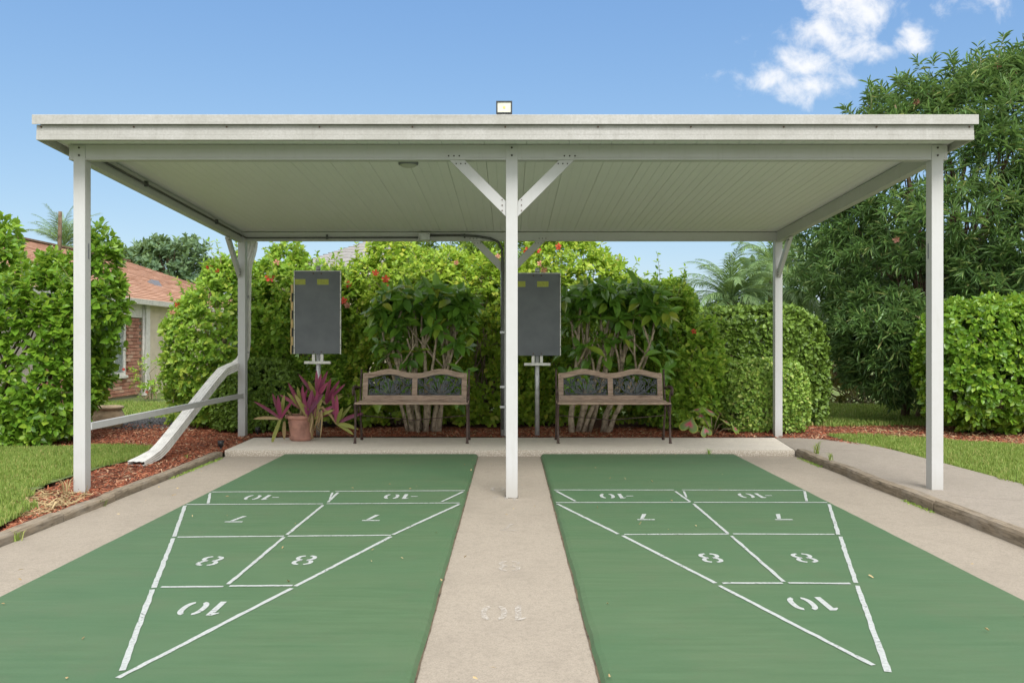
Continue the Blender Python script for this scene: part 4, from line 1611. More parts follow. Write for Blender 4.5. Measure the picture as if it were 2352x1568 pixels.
def whorls(rg, P, U, k, L, W, stem, a0=35, a1=80, droop=0.0, jl=.25, face=.0):
    """k leaves around each twig end: returns leaf bases and 3x3 frames"""
    n = len(P)
    U = nrm(U)
    ref = np.where(np.abs(U[:, 2:3]) > .9, np.array([[1.0, 0, 0]]), np.array([[0, 0, 1.0]]))
    E1 = nrm(np.cross(U, ref))
    E2 = np.cross(U, E1)
    t = (np.arange(k) + .5) / k
    t = np.clip(t[None, :] + rg.uniform(-.1, .1, (n, k)), 0, 1)
    phi = np.arange(k)[None, :] * 2.4 + rg.uniform(0, 6.28, (n, 1)) + rg.normal(0, .25, (n, k))
    ang = np.radians(a1 + (a0 - a1) * t + rg.normal(0, 9, (n, k)))
    base = P[:, None, :] + U[:, None, :] * (stem * (t - .5))[:, :, None]
    rad = E1[:, None, :] * np.cos(phi)[..., None] + E2[:, None, :] * np.sin(phi)[..., None]
    D = U[:, None, :] * np.cos(ang)[..., None] + rad * np.sin(ang)[..., None]
    D[..., 2] -= droop * rg.uniform(.3, 1.3, (n, k))
    D = nrm(D)
    N = U[:, None, :] + rg.normal(0, .22, (n, k, 3)) + np.array([0, 0, .35])
    if face:
        N = N + face * nrm(CAMP - base)
    N = nrm(N - D * (N * D).sum(-1, keepdims=True))
    X = np.cross(D, N)
    ln = L * np.clip(rg.normal(1, jl, (n, k)), .45, 1.6) * (.8 + .35 * (1 - t))
    wd = W * ln / L * rg.uniform(.85, 1.15, (n, k))
    Rm = np.stack([X * wd[..., None], D * ln[..., None], N * ln[..., None]], -1)
    return base.reshape(-1, 3), Rm.reshape(-1, 3, 3)


def put_leaves(root, base, Rm, mat, npick=300, rg=None, name='foliage', pick_name='leaf'):
    """largest-looking leaves become objects of their own, the rest one mesh"""
    if npick > 0:
        v = CAMP - base
        dist = np.linalg.norm(v, axis=1)
        Nn = nrm(Rm[:, :, 2])
        fac = np.abs((Nn * v).sum(1) / dist)
        area = np.linalg.norm(Rm[:, :, 0], axis=1) * np.linalg.norm(Rm[:, :, 1], axis=1)
        inx = (np.abs(base[:, 0] * FPX / base[:, 1]) < 1190) & (base[:, 2] > .08)
        dn = (dist - np.percentile(dist, 2))
        score = np.where(inx, area * (.3 + fac) / dist ** 2 * np.exp(-dn * 2.0), 0)
        idx = np.argsort(-score)[:npick]
        me = leaf_mesh(mat)
        rp = np.array(wpos(root))
        for i in idx:
            o = bpy.data.objects.new(pick_name, me)
            COL.objects.link(o)
            o.parent = root
            A = Rm[i]
            b = base[i] - rp
            o.matrix_basis = Matrix(((A[0, 0], A[0, 1], A[0, 2], b[0]), (A[1, 0], A[1, 1], A[1, 2], b[1]), (A[2, 0], A[2, 1], A[2, 2], b[2]), (0, 0, 0, 1)))
        msk = np.ones(len(base), bool)
        msk[idx] = False
        base, Rm = base[msk], Rm[msk]
    if len(base) == 0:
        return None
    V = base[:, None, :] + np.einsum('nij,kj->nki', Rm, LEAF_T)
    n = len(base)
    F = (np.arange(n)[:, None, None] * 6 + LEAF_F[None]).reshape(-1, 4)
    me = np_mesh(name, V.reshape(-1, 3), F, M[mat])
    o = link_mesh(name, me, root)
    o['kind'] = 'stuff'
    return o


def twigs(root, rg, base_pts, P, n, r0, r1, mat, name='stems', sag=.15, up=.4):
    """woody stems from the base to points near the crown surface, joined"""
    m_ = MB()
    idx = rg.choice(len(P), min(n, len(P)), replace=False)
    for i in idx:
        b = np.array(base_pts[rg.randint(len(base_pts))], float) + rg.normal(0, .03, 3) * np.array([1, 1, 0])
        e = P[i]
        v = e - b
        mid1 = b + v * .35 + np.array([0, 0, up * .3 * np.linalg.norm(v[:2])]) + rg.normal(0, .05, 3)
        mid2 = b + v * .7 + np.array([0, 0, up * .3 * np.linalg.norm(v[:2])]) + rg.normal(0, .05, 3)
        m_.tube([b, mid1, mid2, e], [r0, r0 * .75, (r0 + r1) / 2 * .7, r1], 5, False)
    o = m_.build(name, M[mat], root, fixn=False)
    o['kind'] = 'stuff'
    return o


def spriglets(rg, P, N, n, ln, root, mat='twig', r=.0035):
    """short bare twigs on the crown surface, joined"""
    m_ = MB()
    idx = rg.choice(len(P), min(n, len(P)), replace=False)
    for i in idx:
        d = nrm(N[i] * .6 + rg.normal(0, .6, 3) + np.array([0, 0, .3]))
        a = P[i] - d * ln * .5
        b = P[i] + d * ln * rg.uniform(.2, .6)
        m_.tube([a, (a + b) / 2 + rg.normal(0, .015, 3), b], [r, r * .8, r * .5], 4, False)
    o = m_.build('twigs', M[mat], root, fixn=False)
    o['kind'] = 'stuff'


def shoots(rg, P, N, n, ln, L, W, root, mat, droop=.1):
    """long leafy shoots sticking out of the crown"""
    cand = np.where((N[:, 2] > .25) & (P[:, 2] > np.percentile(P[:, 2], 55)))[0]
    idx = rg.choice(cand, min(n, len(cand)), replace=False)
    m_ = MB()
    PB, UB = [], []
    for i in idx:
        d = nrm(N[i] * .35 + np.array([0, 0, 1.0]) + rg.normal(0, .35, 3))
        l_ = ln * rg.uniform(.5, 1.25)
        a = P[i] - d * .12
        pts = [a, a + d * l_ * .5, a + d * l_ + rg.normal(0, .04, 3)]
        m_.tube(pts, [.0045, .0035, .002], 4, False)
        for t in (.25, .45, .62, .8, .97):
            PB.append(pts[0] + (pts[2] - pts[0]) * t)
            UB.append(d + rg.normal(0, .15, 3))
    m_.build('shoots', M['twig'], root, fixn=False)['kind'] = 'stuff'
    b, Rm = whorls(rg, np.array(PB), np.array(UB), 4, L, W, .05, 30, 75, droop, .25)
    put_leaves(root, b, Rm, mat, 0, rg)


def flower(root, c, facing, size, mat, rg):
    """five-petalled hibiscus bloom with a stamen column"""
    f = nrm(np.array(facing, float))
    e1 = nrm(np.cross(f, np.array([.1, .2, 1.0])))
    e2 = np.cross(f, e1)
    V, F = [], []
    a0 = rg.uniform(0, 6.28)
    c = np.array(c, float)
    for k in range(5):
        a = a0 + k * 2 * math.pi / 5
        d = e1 * math.cos(a) + e2 * math.sin(a)
        s = -e1 * math.sin(a) + e2 * math.cos(a)
        b = len(V)
        V += [c, c + (d * .55 + s * .36 + f * .22) * size, c + (d * .95 + s * .30 + f * .10) * size, c + (d * 1.0 - s * .2 + f * .02) * size, c + (d * .5 - s * .32 + f * .26) * size]
        F += [(b, b + 1, b + 2, b + 3), (b, b + 3, b + 4)]
    m_ = MB().add(V, F)
    m_.tube([c, c + f * size * .5, c + f * size * .95 + e2 * size * .1], [.004, .003, .005], 5)
    m_.build('flower', M[mat], root, fixn=False)


def bush(name, label, cat, ells, n, k, L, W, stem, mat, seed, group=None, depth=.22, amp=.14, freq=3.0, a0=35, a1=80, up=.35, rnd=.35, out=.8, droop=.0,
         npick=300, ntwig=40, stem_mat='twig', nsprig=0, base=None, zmin=.06, back=.25, jl=.25, r0=.014, inner=.82):
    rg = np.random.RandomState(seed)
    c0 = np.array(ells[0][0])
    root = empty(name, (float(c0[0]), float(c0[1]), 0.0))
    tag(root, label, cat, group)
    P, N = shell(rg, ells, n, depth, amp, freq, zmin, seed, back, inner)
    U = N * out + np.array([0, 0, up]) + rg.normal(0, rnd, P.shape)
    b, Rm = whorls(rg, P, U, k, L, W, stem, a0, a1, droop, jl)
    ok = b[:, 2] > zmin * .5
    b, Rm = b[ok], Rm[ok]
    put_leaves(root, b, Rm, mat, npick, rg)
    if ntwig:
        bp = base if base else [(c0[0] + q, c0[1] + rg.uniform(-.1, .1), -.02) for q in np.linspace(-.35, .35, 7) * min(1, ells[0][1][0])]
        twigs(root, rg, bp, P - N * .06, ntwig, r0, .004, stem_mat)
    if nsprig:
        spriglets(rg, P, N, nsprig, .22, root)
    return root, P, N, rg


# ---------------------------------------------------------------- hibiscus hedge
HG = 'hibiscus bushes behind the court'
H = {}
hib = dict(k=8, L=.072, W=.05, stem=.11, depth=.30, amp=.16, freq=3.2, a0=30, a1=85, up=.45, rnd=.45, out=.8, droop=.12, nsprig=190, ntwig=60, group=HG, npick=250)
H[1] = bush('hibiscus_bush', 'leafy hibiscus bush beside the brick house, behind the downspout', 'bush',
            [((-4.10, 11.45, .95), (.62, .7, 1.08), 2.4), ((-3.75, 11.6, 1.2), (.55, .5, 1.1), 2.2), ((-4.05, 11.5, 1.9), (.28, .3, .42), 2)], 1900, mat='leaf_hibiscus', seed=11, **hib)
H[2] = bush('hibiscus_bush', 'hibiscus bush with one red bloom between the corner post and the scoreboard', 'bush',
            [((-3.02, 11.75, 1.0), (.72, .7, 1.33), 2.5), ((-2.6, 11.7, 1.0), (.55, .6, 1.25), 2.3), ((-3.2, 11.8, 2.35), (.28, .3, .26), 2)], 2200, mat='leaf_hibiscus', seed=12, **hib)
H[3] = bush('hibiscus_bush', 'yellow-green hibiscus bush beside the scoreboard with several red blooms', 'bush',
            [((-1.95, 11.95, 1.0), (.8, .75, 1.38), 2.5), ((-1.35, 11.95, 1.1), (.7, .7, 1.4), 2.4), ((-1.7, 12.0, 2.45), (.5, .3, .25), 2)], 2300, mat='leaf_hibiscus_yellow', seed=13, **hib)
H[4] = bush('hibiscus_bush', 'hibiscus bush behind the bench beside the potted plant', 'bush',
            [((-.65, 12.0, 1.05), (.85, .75, 1.4), 2.5), ((-.05, 11.8, 1.0), (.7, .6, 1.25), 2.4)], 2500, mat='leaf_hibiscus_yellow', seed=14, **hib)
H[5] = bush('hibiscus_bush', 'tall bright yellow-green hibiscus bush right of the middle post', 'bush',
            [((.85, 12.0, 1.2), (.85, .8, 1.55), 2.4), ((1.35, 11.95, 1.15), (.7, .7, 1.32), 2.3), ((.75, 12.0, 2.5), (.55, .4, .3), 2), ((1.62, 11.9, 1.4), (.38, .4, .7), 2), ((.55, 12.3, .9), (.9, .6, 1.2), 2.4)], 3300, mat='leaf_hibiscus_yellow', seed=15, **hib)
H[6] = bush('hibiscus_bush', 'rounded hibiscus bush beside the bench, before the clipped hedge', 'bush',
            [((2.40, 11.15, .68), (.52, .6, .78), 2.3), ((2.05, 11.5, 1.05), (.48, .5, .95), 2.3), ((2.25, 11.4, 1.45), (.30, .35, .52), 2)], 2100, mat='leaf_hibiscus', seed=16, **dict(hib, L=.082, W=.056))
for q, mt in ((1, 'leaf_hibiscus'), (2, 'leaf_hibiscus'), (3, 'leaf_hibiscus_yellow'), (4, 'leaf_hibiscus_yellow'), (5, 'leaf_hibiscus_yellow'), (6, 'leaf_hibiscus')):
    shoots(H[q][3], H[q][1], H[q][2], 55 if q in (2, 3) else 36, .38, .065, .042, H[q][0], mt)
rgf = np.random.RandomState(5)
for hb, lst in ((2, [(618, 640, .055, 'petal_red'), (632, 602, .035, 'petal_pink')]),
                (1, [(440, 597, .045, 'petal_red'), (388, 690, .035, 'petal_red'), (500, 622, .03, 'petal_red'), (395, 705, .03, 'petal_pink')]),
                (3, [(800, 652, .042, 'petal_red'), (790, 688, .04, 'petal_red'), (806, 702, .035, 'petal_pink'), (862, 622, .038, 'petal_red'), (893, 637, .045, 'petal_red'), (895, 662, .034, 'petal_red'), (866, 702, .025, 'petal_pink'), (772, 600, .03, 'petal_pink')]),
                (5, [(1211, 577, .05, 'petal_red'), (1282, 575, .04, 'petal_red'), (1240, 608, .035, 'petal_pink'), (1255, 620, .04, 'petal_pink'), (1238, 575, .035, 'petal_red'), (1432, 560, .035, 'petal_pink')]),
                (4, [(1048, 600, .03, 'petal_pink'), (1150, 590, .03, 'petal_pink')]),
                (6, [(1600, 760, .03, 'petal_red')])):
    root, P, N, _ = H[hb]
    sx = P[:, 0] * FPX / P[:, 1] + CX
    sy = CY - (P[:, 2] - CAMZ) * FPX / P[:, 1]
    for x, y, s, m_ in lst:
        q = (sx - x) ** 2 + (sy - y) ** 2 + (P[:, 1] - P[:, 1].min()) ** 2 * 60
        i = int(np.argmin(q))
        d = P[i, 1] - .06
        flower(root, P[i] + nrm(CAMP - P[i]) * .17, nrm(CAMP - P[i]) + rgf.normal(0, .35, 3), s * 1.3, m_, rgf)

# fine-leaved dark shrub rising behind the hibiscus
bush('podocarpus_shrub', 'tall dark fine-leaved shrub rising behind the hibiscus under the rear beam', 'shrub',
     [((-.75, 13.3, 1.6), (1.25, .7, 1.6), 2.3), ((-.1, 13.2, 1.8), (.8, .6, 1.55), 2.2)], 2200, 14, .11, .016, .16, 'leaf_fine', 41, a0=25, a1=75, depth=.3, amp=.2, droop=.1, npick=150, ntwig=30, nsprig=60)

bush('privet_hedge', 'dense dark hedge closing the back of the hibiscus bed', 'hedge', [((-.4, 13.5, .7), (3.4, .5, 1.15), 3)], 3600, 7, .08, .05, .1, 'leaf_clipped_dark', 43, depth=.3, amp=.15, npick=0, ntwig=40)

# ---------------------------------------------------------------- bare-stemmed umbrella bushes behind the benches


def umbrella_bush(x0, x1, zt, base_xs, seed, label, d=10.72):
    rg = np.random.RandomState(seed)
    xc = (x0 + x1) / 2
    root = empty('umbrella_shrub', (xc, d, 0))
    tag(root, label, 'shrub', 'bare-stemmed shrubs behind the benches')
    tips = []
    for k, bx in enumerate(base_xs):
        t = (k + .5) / len(base_xs)
        tx = x0 + .10 + (x1 - x0 - .2) * t + rg.normal(0, .05)
        dd = d + rg.uniform(-.12, .12)
        zt_ = zt - .12 - rg.uniform(0, .25)
        pts = [Vector((bx, dd, -.03)), Vector((bx * .82 + tx * .18 + rg.normal(0, .02), dd - .03, .22)), Vector((bx * .42 + tx * .58 + rg.normal(0, .04), dd - .06, .66)),
               Vector((tx + rg.normal(0, .05), dd - .05 + rg.normal(0, .05), 1.15)), Vector((tx + rg.normal(0, .08), dd + rg.normal(0, .08), zt_))]
        r = rg.uniform(.022, .042)
        MB().tube(pts, [r * 1.15, r, r * .75, r * .55, r * .4], 8).build('stem', M['bark_light'], root)
        tips.append(pts)
        for q in range(3):       # forks
            a = pts[2].lerp(pts[3], rg.uniform(0, 1))
            b = a + Vector((rg.normal(0, .12), rg.normal(-.03, .08), rg.uniform(.3, .55)))
            b.z = min(b.z, zt - .05)
            MB().tube([a, a.lerp(b, .5) + Vector((rg.normal(0, .03), 0, 0)), b], [r * .5, r * .42, r * .32], 6).build('stem', M['bark_light'], root)
    # whorls of drooping leaves
    n = 150
    P = np.column_stack([rg.uniform(x0, x1, n), d + rg.uniform(-.30, .30, n), zt - .03 - np.abs(rg.normal(0, .23, n))])
    m2 = 20
    P2 = np.column_stack([rg.uniform(x0 + .03, x1 - .03, m2), d + rg.uniform(-.32, .12, m2), rg.uniform(.55, 1.25, m2)])
    P = np.concatenate([P, P2])
    ex = np.abs(P[:, 0] - xc) / ((x1 - x0) / 2)
    P[:, 2] -= .16 * ex ** 4
    U = np.column_stack([(P[:, 0] - xc) * .6, np.full(len(P), -.55), np.full(len(P), .75)]) + rg.normal(0, .3, P.shape)
    b, Rm = whorls(rg, P, U, 7, .185, .088, .05, 50, 90, .45, .3)
    put_leaves(root, b, Rm, 'leaf_umbrella', 300, rg)
    return root


umbrella_bush(-1.76, -.50, 1.90, [-1.33, -1.27, -1.24, -1.21, -1.17, -1.13, -1.10, -1.05, -1.01, -.97, -.93], 51, 'bare-stemmed shrub with big glossy leaves behind the bench near the pot')
umbrella_bush(.68, 2.02, 1.94, [.80, .84, .88, .91, .95, .99, 1.03, 1.20, 1.24, 1.27, 1.31], 52, 'bare-stemmed shrub with big glossy leaves behind the bench near the clipped bush')

# ---------------------------------------------------------------- clipped hedges
CL = 'clipped hedges round the patio'
cl_ = dict(k=5, stem=.05, depth=.09, amp=.035, freq=6, a0=40, a1=85, up=.15, rnd=.5, out=1.0, ntwig=40, group=CL, npick=250, jl=.3)
bush('clipped_hedge', 'clipped hedge with rounded shoulders behind the rear corner post', 'hedge', [((3.55, 12.25, .62), (1.06, .72, 1.08), 4)], 4200, L=.062, W=.045, mat='leaf_clipped_dark', seed=61, **cl_)
bush('clipped_hedge', 'low clipped box-shaped bush right behind the rear corner post', 'hedge', [((3.36, 10.92, .40), (.55, .48, .55), 3.4)], 2700, L=.042, W=.032, mat='leaf_clipped', seed=62, **cl_)
bush('clipped_hedge', 'low dark clipped bush between the downspout and the flower pot', 'hedge', [((-3.37, 11.0, .40), (.55, .48, .55), 3.4)], 2500, L=.044, W=.034, mat='leaf_clipped_dark', seed=63, **cl_)
bush('clipped_hedge', 'tall flat-topped hedge beyond the walkway, partly bare below', 'hedge', [((6.75, 10.75, .92), (1.30, .62, .84), 4)], 3600, L=.075, W=.05, mat='leaf_viburnum', seed=64, nsprig=60, **dict(cl_, depth=.16, amp=.06))

# ---------------------------------------------------------------- big-leaved shrub on the left
VB = bush('viburnum_shrub', 'tall shrub with big bright leaves at the edge of the near lawn', 'shrub',
     [((-6.05, 9.75, 1.0), (1.1, .8, 1.08), 2.6), ((-5.42, 9.65, .95), (.52, .6, .9), 2.5), ((-4.80, 9.65, 2.12), (.15, .2, .42), 2), ((-4.90, 9.65, 1.62), (.32, .33, .42), 2),
      ((-5.95, 9.6, 2.20), (.16, .2, .42), 2), ((-5.5, 9.7, 1.9), (.35, .3, .35), 2)],
     1900, 7, .095, .062, .12, 'leaf_viburnum', 71, depth=.34, amp=.26, freq=4.0, a0=30, a1=80, up=.5, rnd=.35, droop=.05, npick=300, ntwig=36, nsprig=40, stem_mat='bark_dark', r0=.02)
shoots(VB[3], VB[1], VB[2], 46, .42, .09, .058, VB[0], 'leaf_viburnum', 0.0)
bush('low_shrub', 'small low yellow-green shrub at the edge of the mulch, left', 'shrub', [((-5.85, 9.25, .08), (.42, .25, .26), 2.2)], 260, 6, .05, .03, .06, 'leaf_viburnum', 72, npick=100, ntwig=8, zmin=.02)

# ---------------------------------------------------------------- oleander tree on the right
rgo = np.random.RandomState(81)
ole, P, N, _ = bush('oleander_tree', 'huge dark oleander tree with narrow leaves towering beyond the walkway', 'tree',
     [((7.40, 12.7, 2.95), (2.75, 1.9, 2.45), 2.1), ((5.75, 12.1, 1.35), (.95, .8, 1.15), 2.0), ((6.6, 12.3, 3.3), (1.2, 1.0, 1.1), 2.0), ((8.0, 12.4, 4.6), (1.4, 1.1, .95), 2.0)],
     6200, 16, .150, .019, .14, 'leaf_oleander', 81, depth=.34, amp=.18, freq=2.4, a0=25, a1=80, up=.25, rnd=.45, droop=.18, npick=300, ntwig=0, zmin=.08)
shoots(rgo, P, N, 70, .45, .15, .021, ole, 'leaf_oleander')
m_ = MB()
for k in range(9):
    bx, by = 6.7 + rgo.normal(0, .35), 12.7 + rgo.normal(0, .2)
    tx, ty, tz = 7.0 + rgo.uniform(-2.0, 2.0), 12.6 + rgo.uniform(-1.2, .8), rgo.uniform(2.6, 4.9)
    MB().tube([(bx, by, -.06), (bx * .8 + tx * .2, by, .9), (bx * .45 + tx * .55, (by + ty) / 2, tz * .55), (tx, ty, tz)], [.07, .055, .04, .012], 8).build('trunk', M['bark_dark'], ole)
twigs(ole, rgo, [(6.6, 12.6, .8), (7.0, 12.6, 1.2), (7.4, 12.6, 1.0), (6.2, 12.4, .6)], P - N * .1, 130, .022, .005, 'bark_dark')
for x, y in ((2108, 241), (2330, 177), (2290, 157), (2065, 545)):
    d = 11.0
    sx = P[:, 0] * FPX / P[:, 1] + CX
    sy = CY - (P[:, 2] - CAMZ) * FPX / P[:, 1]
    i = int(np.argmin((sx - x) ** 2 + (sy - y) ** 2 + (P[:, 1] - 11) ** 2 * 60))
    flower(ole, P[i] + nrm(CAMP - P[i]) * .06, nrm(CAMP - P[i]), .05, 'petal_pink', rgo)
bush('croton_hedge', 'low variegated croton hedge at the far edge of the back lawn', 'hedge', [((6.8, 16.2, .3), (3.0, .6, .55), 3)], 1100, 8, .10, .045, .10, 'leaf_croton', 82, npick=60, ntwig=30, amp=.2)

# ---------------------------------------------------------------- palms


def palm(name, label, base, top, nf, L, mat, seed, leaflet=.3, spread=(20, 115), group=None, nl=44, droop=.55):
    rg = np.random.RandomState(seed)
    root = empty(name, base)
    tag(root, label, 'palm', group)
    b, t = Vector(base), Vector(top)
    MB().tube([b, b.lerp(t, .5) + Vector((.03, 0, 0)), t], [.10, .085, .08], 10).build('trunk', M['bark_dark'], root)
    for k in range(nf):
        az = k * 2.399 + rg.normal(0, .2)
        el = R(90 - (spread[0] + (spread[1] - spread[0]) * (k + .5) / nf) + rg.normal(0, 6))
        l_ = L * rg.uniform(.8, 1.1)
        hdir = np.array([math.cos(az), math.sin(az), 0])
        pts, p, e = [], np.array(t, float), el
        ns = 12
        for i in range(ns + 1):
            pts.append(p.copy())
            p = p + (hdir * math.cos(e) + np.array([0, 0, math.sin(e)])) * l_ / ns
            e -= droop * 1.9 / ns * (1 + i / ns)
        pts = np.array(pts)
        V, F = [], []
        side = np.array([-hdir[1], hdir[0], 0])
        for i in range(nl):
            u = .12 + .88 * i / (nl - 1)
            q = u * ns
            i0 = min(int(q), ns - 1)
            c = pts[i0] + (pts[i0 + 1] - pts[i0]) * (q - i0)
            tan = nrm(pts[i0 + 1] - pts[i0])
            upv = np.cross(side, tan)
            ll = leaflet * (math.sin(min(1, u * 1.15 + .12) * math.pi) * .75 + .3) * rg.uniform(.85, 1.1)
            for s_ in (-1, 1):
                dv = nrm(side * s_ * .62 + tan * .8 + upv * .22 + rg.normal(0, .08, 3))
                w = nrm(np.cross(dv, upv)) * .0075
                b0 = len(V)
                e_ = c + dv * ll
                e_[2] -= ll * .22
                mdp = c + dv * ll * .55
                V += [c - w * .6, c + w * .6, mdp + w, e_, mdp - w]
                F += [(b0, b0 + 1, b0 + 2, b0 + 4), (b0 + 4, b0 + 2, b0 + 3)]
        m_ = MB().add(V, F)
        m_.tube(pts, [.012 * (1 - .8 * i / ns) for i in range(ns + 1)], 4, False)
        m_.build('frond', M[mat], root, fixn=False)
    return root


PG = 'palms beyond the clipped hedge'
palm('date_palm', 'feathery grey-green palm beyond the clipped hedge, left of the corner post', (4.05, 15.0, -.06), (4.05, 15.0, 1.95), 40, 1.35, 'leaf_palm', 91, .38, (5, 115), PG)
palm('date_palm', 'drooping palm between the corner post and the oleander', (5.25, 15.4, -.06), (5.25, 15.4, 2.15), 30, 1.25, 'leaf_palm', 92, .36, (15, 130), PG)
palm('date_palm', 'taller palm crown seen behind the brace of the rear corner post', (5.5, 17.2, -.06), (5.5, 17.2, 2.75), 24, 1.25, 'leaf_palm', 93, .36, (5, 110), PG)
palm('feather_palm', 'arching palm crown behind the ridge of the brick house', (-14.2, 26.0, -.06), (-14.2, 26.0, 4.2), 34, 1.5, 'leaf_palm', 94, .45, (0, 105), nl=40, droop=.35)


def far_tree(name, label, c, r, n, seed, mat='leaf_far', k=9, L=.28, W=.15, cat='tree', group=None, p=2.0, amp=.25):
    rg = np.random.RandomState(seed)
    root, P, N, _ = bush(name, label, cat, [(c, r, p)] + [((c[0] + rg.uniform(-.6, .6) * r[0], c[1] + rg.uniform(-.3, .3) * r[1], c[2] + rg.uniform(-.3, .6) * r[2]), tuple(q * .5 for q in r), 2) for _ in range(3)],
                         n, k, L, W, .3, mat, seed, group, depth=.45, amp=amp, freq=1.6, npick=0, ntwig=0, zmin=.1, back=.5)
    m_ = MB().tube([(c[0], c[1], -.06), (c[0] + .1, c[1], c[2] * .6), (c[0], c[1], c[2] + r[2] * .3)], [.16, .12, .04], 8)
    m_.build('trunk', M['bark_dark'], root)
    twigs(root, rg, [(c[0], c[1], c[2] - r[2] * .6)], P, 40, .05, .01, 'bark_dark', 'limbs')
    return root


far_tree('oak_tree', 'round grey-green oak far behind the brick house, beside the hibiscus', (-16.6, 40, 4.4), (2.3, 2.0, 1.75), 900, 101)
far_tree('pine_tree', 'soft green pine far behind the brick house roof', (-18.9, 41, 4.0), (1.5, 1.4, 2.1), 800, 102, 'leaf_fine', 14, .28, .03)
FG = 'distant trees closing the garden'
for i, (x, d, r, z, lab) in enumerate(((9.5, 24, 3.4, 2.2, 'distant dark tree beyond the oleander'), (4.5, 27, 2.6, 1.3, 'low distant tree behind the palms'), (1.0, 30, 3.0, 1.2, 'low distant tree straight behind the middle post'),
                               (-5.5, 20, 2.0, .9, 'low distant tree behind the hibiscus nearest the house'), (14, 26, 3.5, 2.4, 'distant dark tree at the far edge beyond the tall hedge'), (-21, 30, 4, 2.2, 'distant tree left of the brick house'))):
    far_tree('garden_tree', lab, (x, d, z), (r, 1.6, z * .75 + .4), 1000, 110 + i, 'leaf_far', 9, .26, .14, group=FG)

# dead trunk sticking up behind the left shrub
o = MB().tube([(-6.13, 11.0, -.02), (-6.11, 11.0, 1.5), (-6.06, 11.0, 2.6), (-6.055, 11.0, gz(486, 11))], [.04, .032, .025, .022], 8).build('dead_trunk', M['bark_dark'])
tag(o, 'thin brown bare trunk rising above the leafy shrub before the house roof', 'trunk')

# ---------------------------------------------------------------- brick house on the left
WX = -8.5
house = empty('brick_house', (WX - 3, 20, 0))
tag(house, 'brick house with terracotta shingle roof and white-framed window, left', 'house')
MB().box(WX - 7.5, WX - .03, 10.5, 18.86, -.06, 2.12).build('wall', M['mortar'], house)
MB().box(WX - 7.5, WX - .015, 18.87, 30.0, -.06, 2.12).build('wall', M['stucco'], house)
# window opening bits
wy0, wy1, wz0, wz1 = 16.75, 18.0, .46, 1.68
win = MB().box(WX - .026, WX - .018, wy0 + .04, wy1 - .04, wz0 + .04, wz1 - .04).build('window', M['blinds'], house)
for (a, b, c, d) in ((wy0, wy1, wz0, wz0 + .06), (wy0, wy1, wz1 - .06, wz1), (wy0, wy0 + .06, wz0 + .061, wz1 - .061), (wy1 - .06, wy1, wz0 + .061, wz1 - .061), (17.42, 17.49, wz0 + .061, wz1 - .061)):
    MB().box(WX - .02, WX + .035, a, b, c, d).build('window_frame', M['white_trim'], win, .004)
for a, b in ((wy0 + .062, 17.418), (17.492, wy1 - .062)):
    MB().box(WX + .004, WX + .009, a, b, wz0 + .062, wz1 - .062).build('pane', M['glass'], win)
MB().box(WX - .02, WX + .07, wy0 - .05, wy1 + .05, wz0 - .06, wz0 - .002).build('sill', M['white_trim'], win, .004)
# bricks
rgb_ = np.random.RandomState(3)
bm_ = MB().box(-.045, .045, -.1, .1, -.0315, .0315).mesh('brick', M['brick'])
hp = np.array(wpos(house))
near, cnt = [], 0
m_ = MB()
for r_ in range(23):
    z = .0 + .0375 + r_ * .0752
    off = 0 if r_ % 2 else .105
    for k in range(-8, 12):
        y = 16.6 + off + k * .21
        if y + .1 > 18.85 or y < 14.9:
            continue
        if z > wz0 - .08 and z < wz1 + .04 and y + .1 > wy0 - .02 and y - .1 < wy1 + .02:
            continue
        if z > 1.72:
            continue
        if y > 15.7 and cnt < 290:
            o = bpy.data.objects.new('brick', bm_)
            COL.objects.link(o)
            o.parent = house
            o.location = (WX - .028 + rgb_.normal(0, .002) - hp[0], y - hp[1], z - hp[2])
            cnt += 1
        else:
            m_.box(WX - .07, WX + .015, y - .1, y + .1, z - .0315, z + .0315)
if m_.v:
    tag(m_.build('brickwork', M['brick'], house), kind='stuff')
MB().box(WX - .05, WX + .05, 14.5, 18.86, 1.74, 2.06).build('frieze_board', M['white_trim'], house, .004)
MB().box(WX - .04, WX + .10, 18.88, 19.08, -.05, 2.06).build('corner_column', M['white_trim'], house, .006)
MB().box(WX - .04, WX + .14, 18.86, 19.10, -.05, .10).build('column_base', M['white_trim'], house, .006)
MB().tube([(WX + .06, 18.80, 2.0), (WX + .06, 18.80, .1)], .03, 8).build('downpipe', M['white_trim'], house)
MB().sweep([(0, 2.13), (0, 2.02), (.10, 2.02), (.13, 2.13), (.12, 2.13), (.09, 2.03), (.01, 2.03), (.01, 2.13)], lambda u, v: (WX + .30 + u, 10.2, v), lambda u, v: (WX + .30 + u, 30.3, v)).build('gutter', M['white_trim'], house)
MB().box(WX - .5, WX + .30, 10.2, 30.3, 2.04, 2.06).build('soffit', M['white_trim'], house)


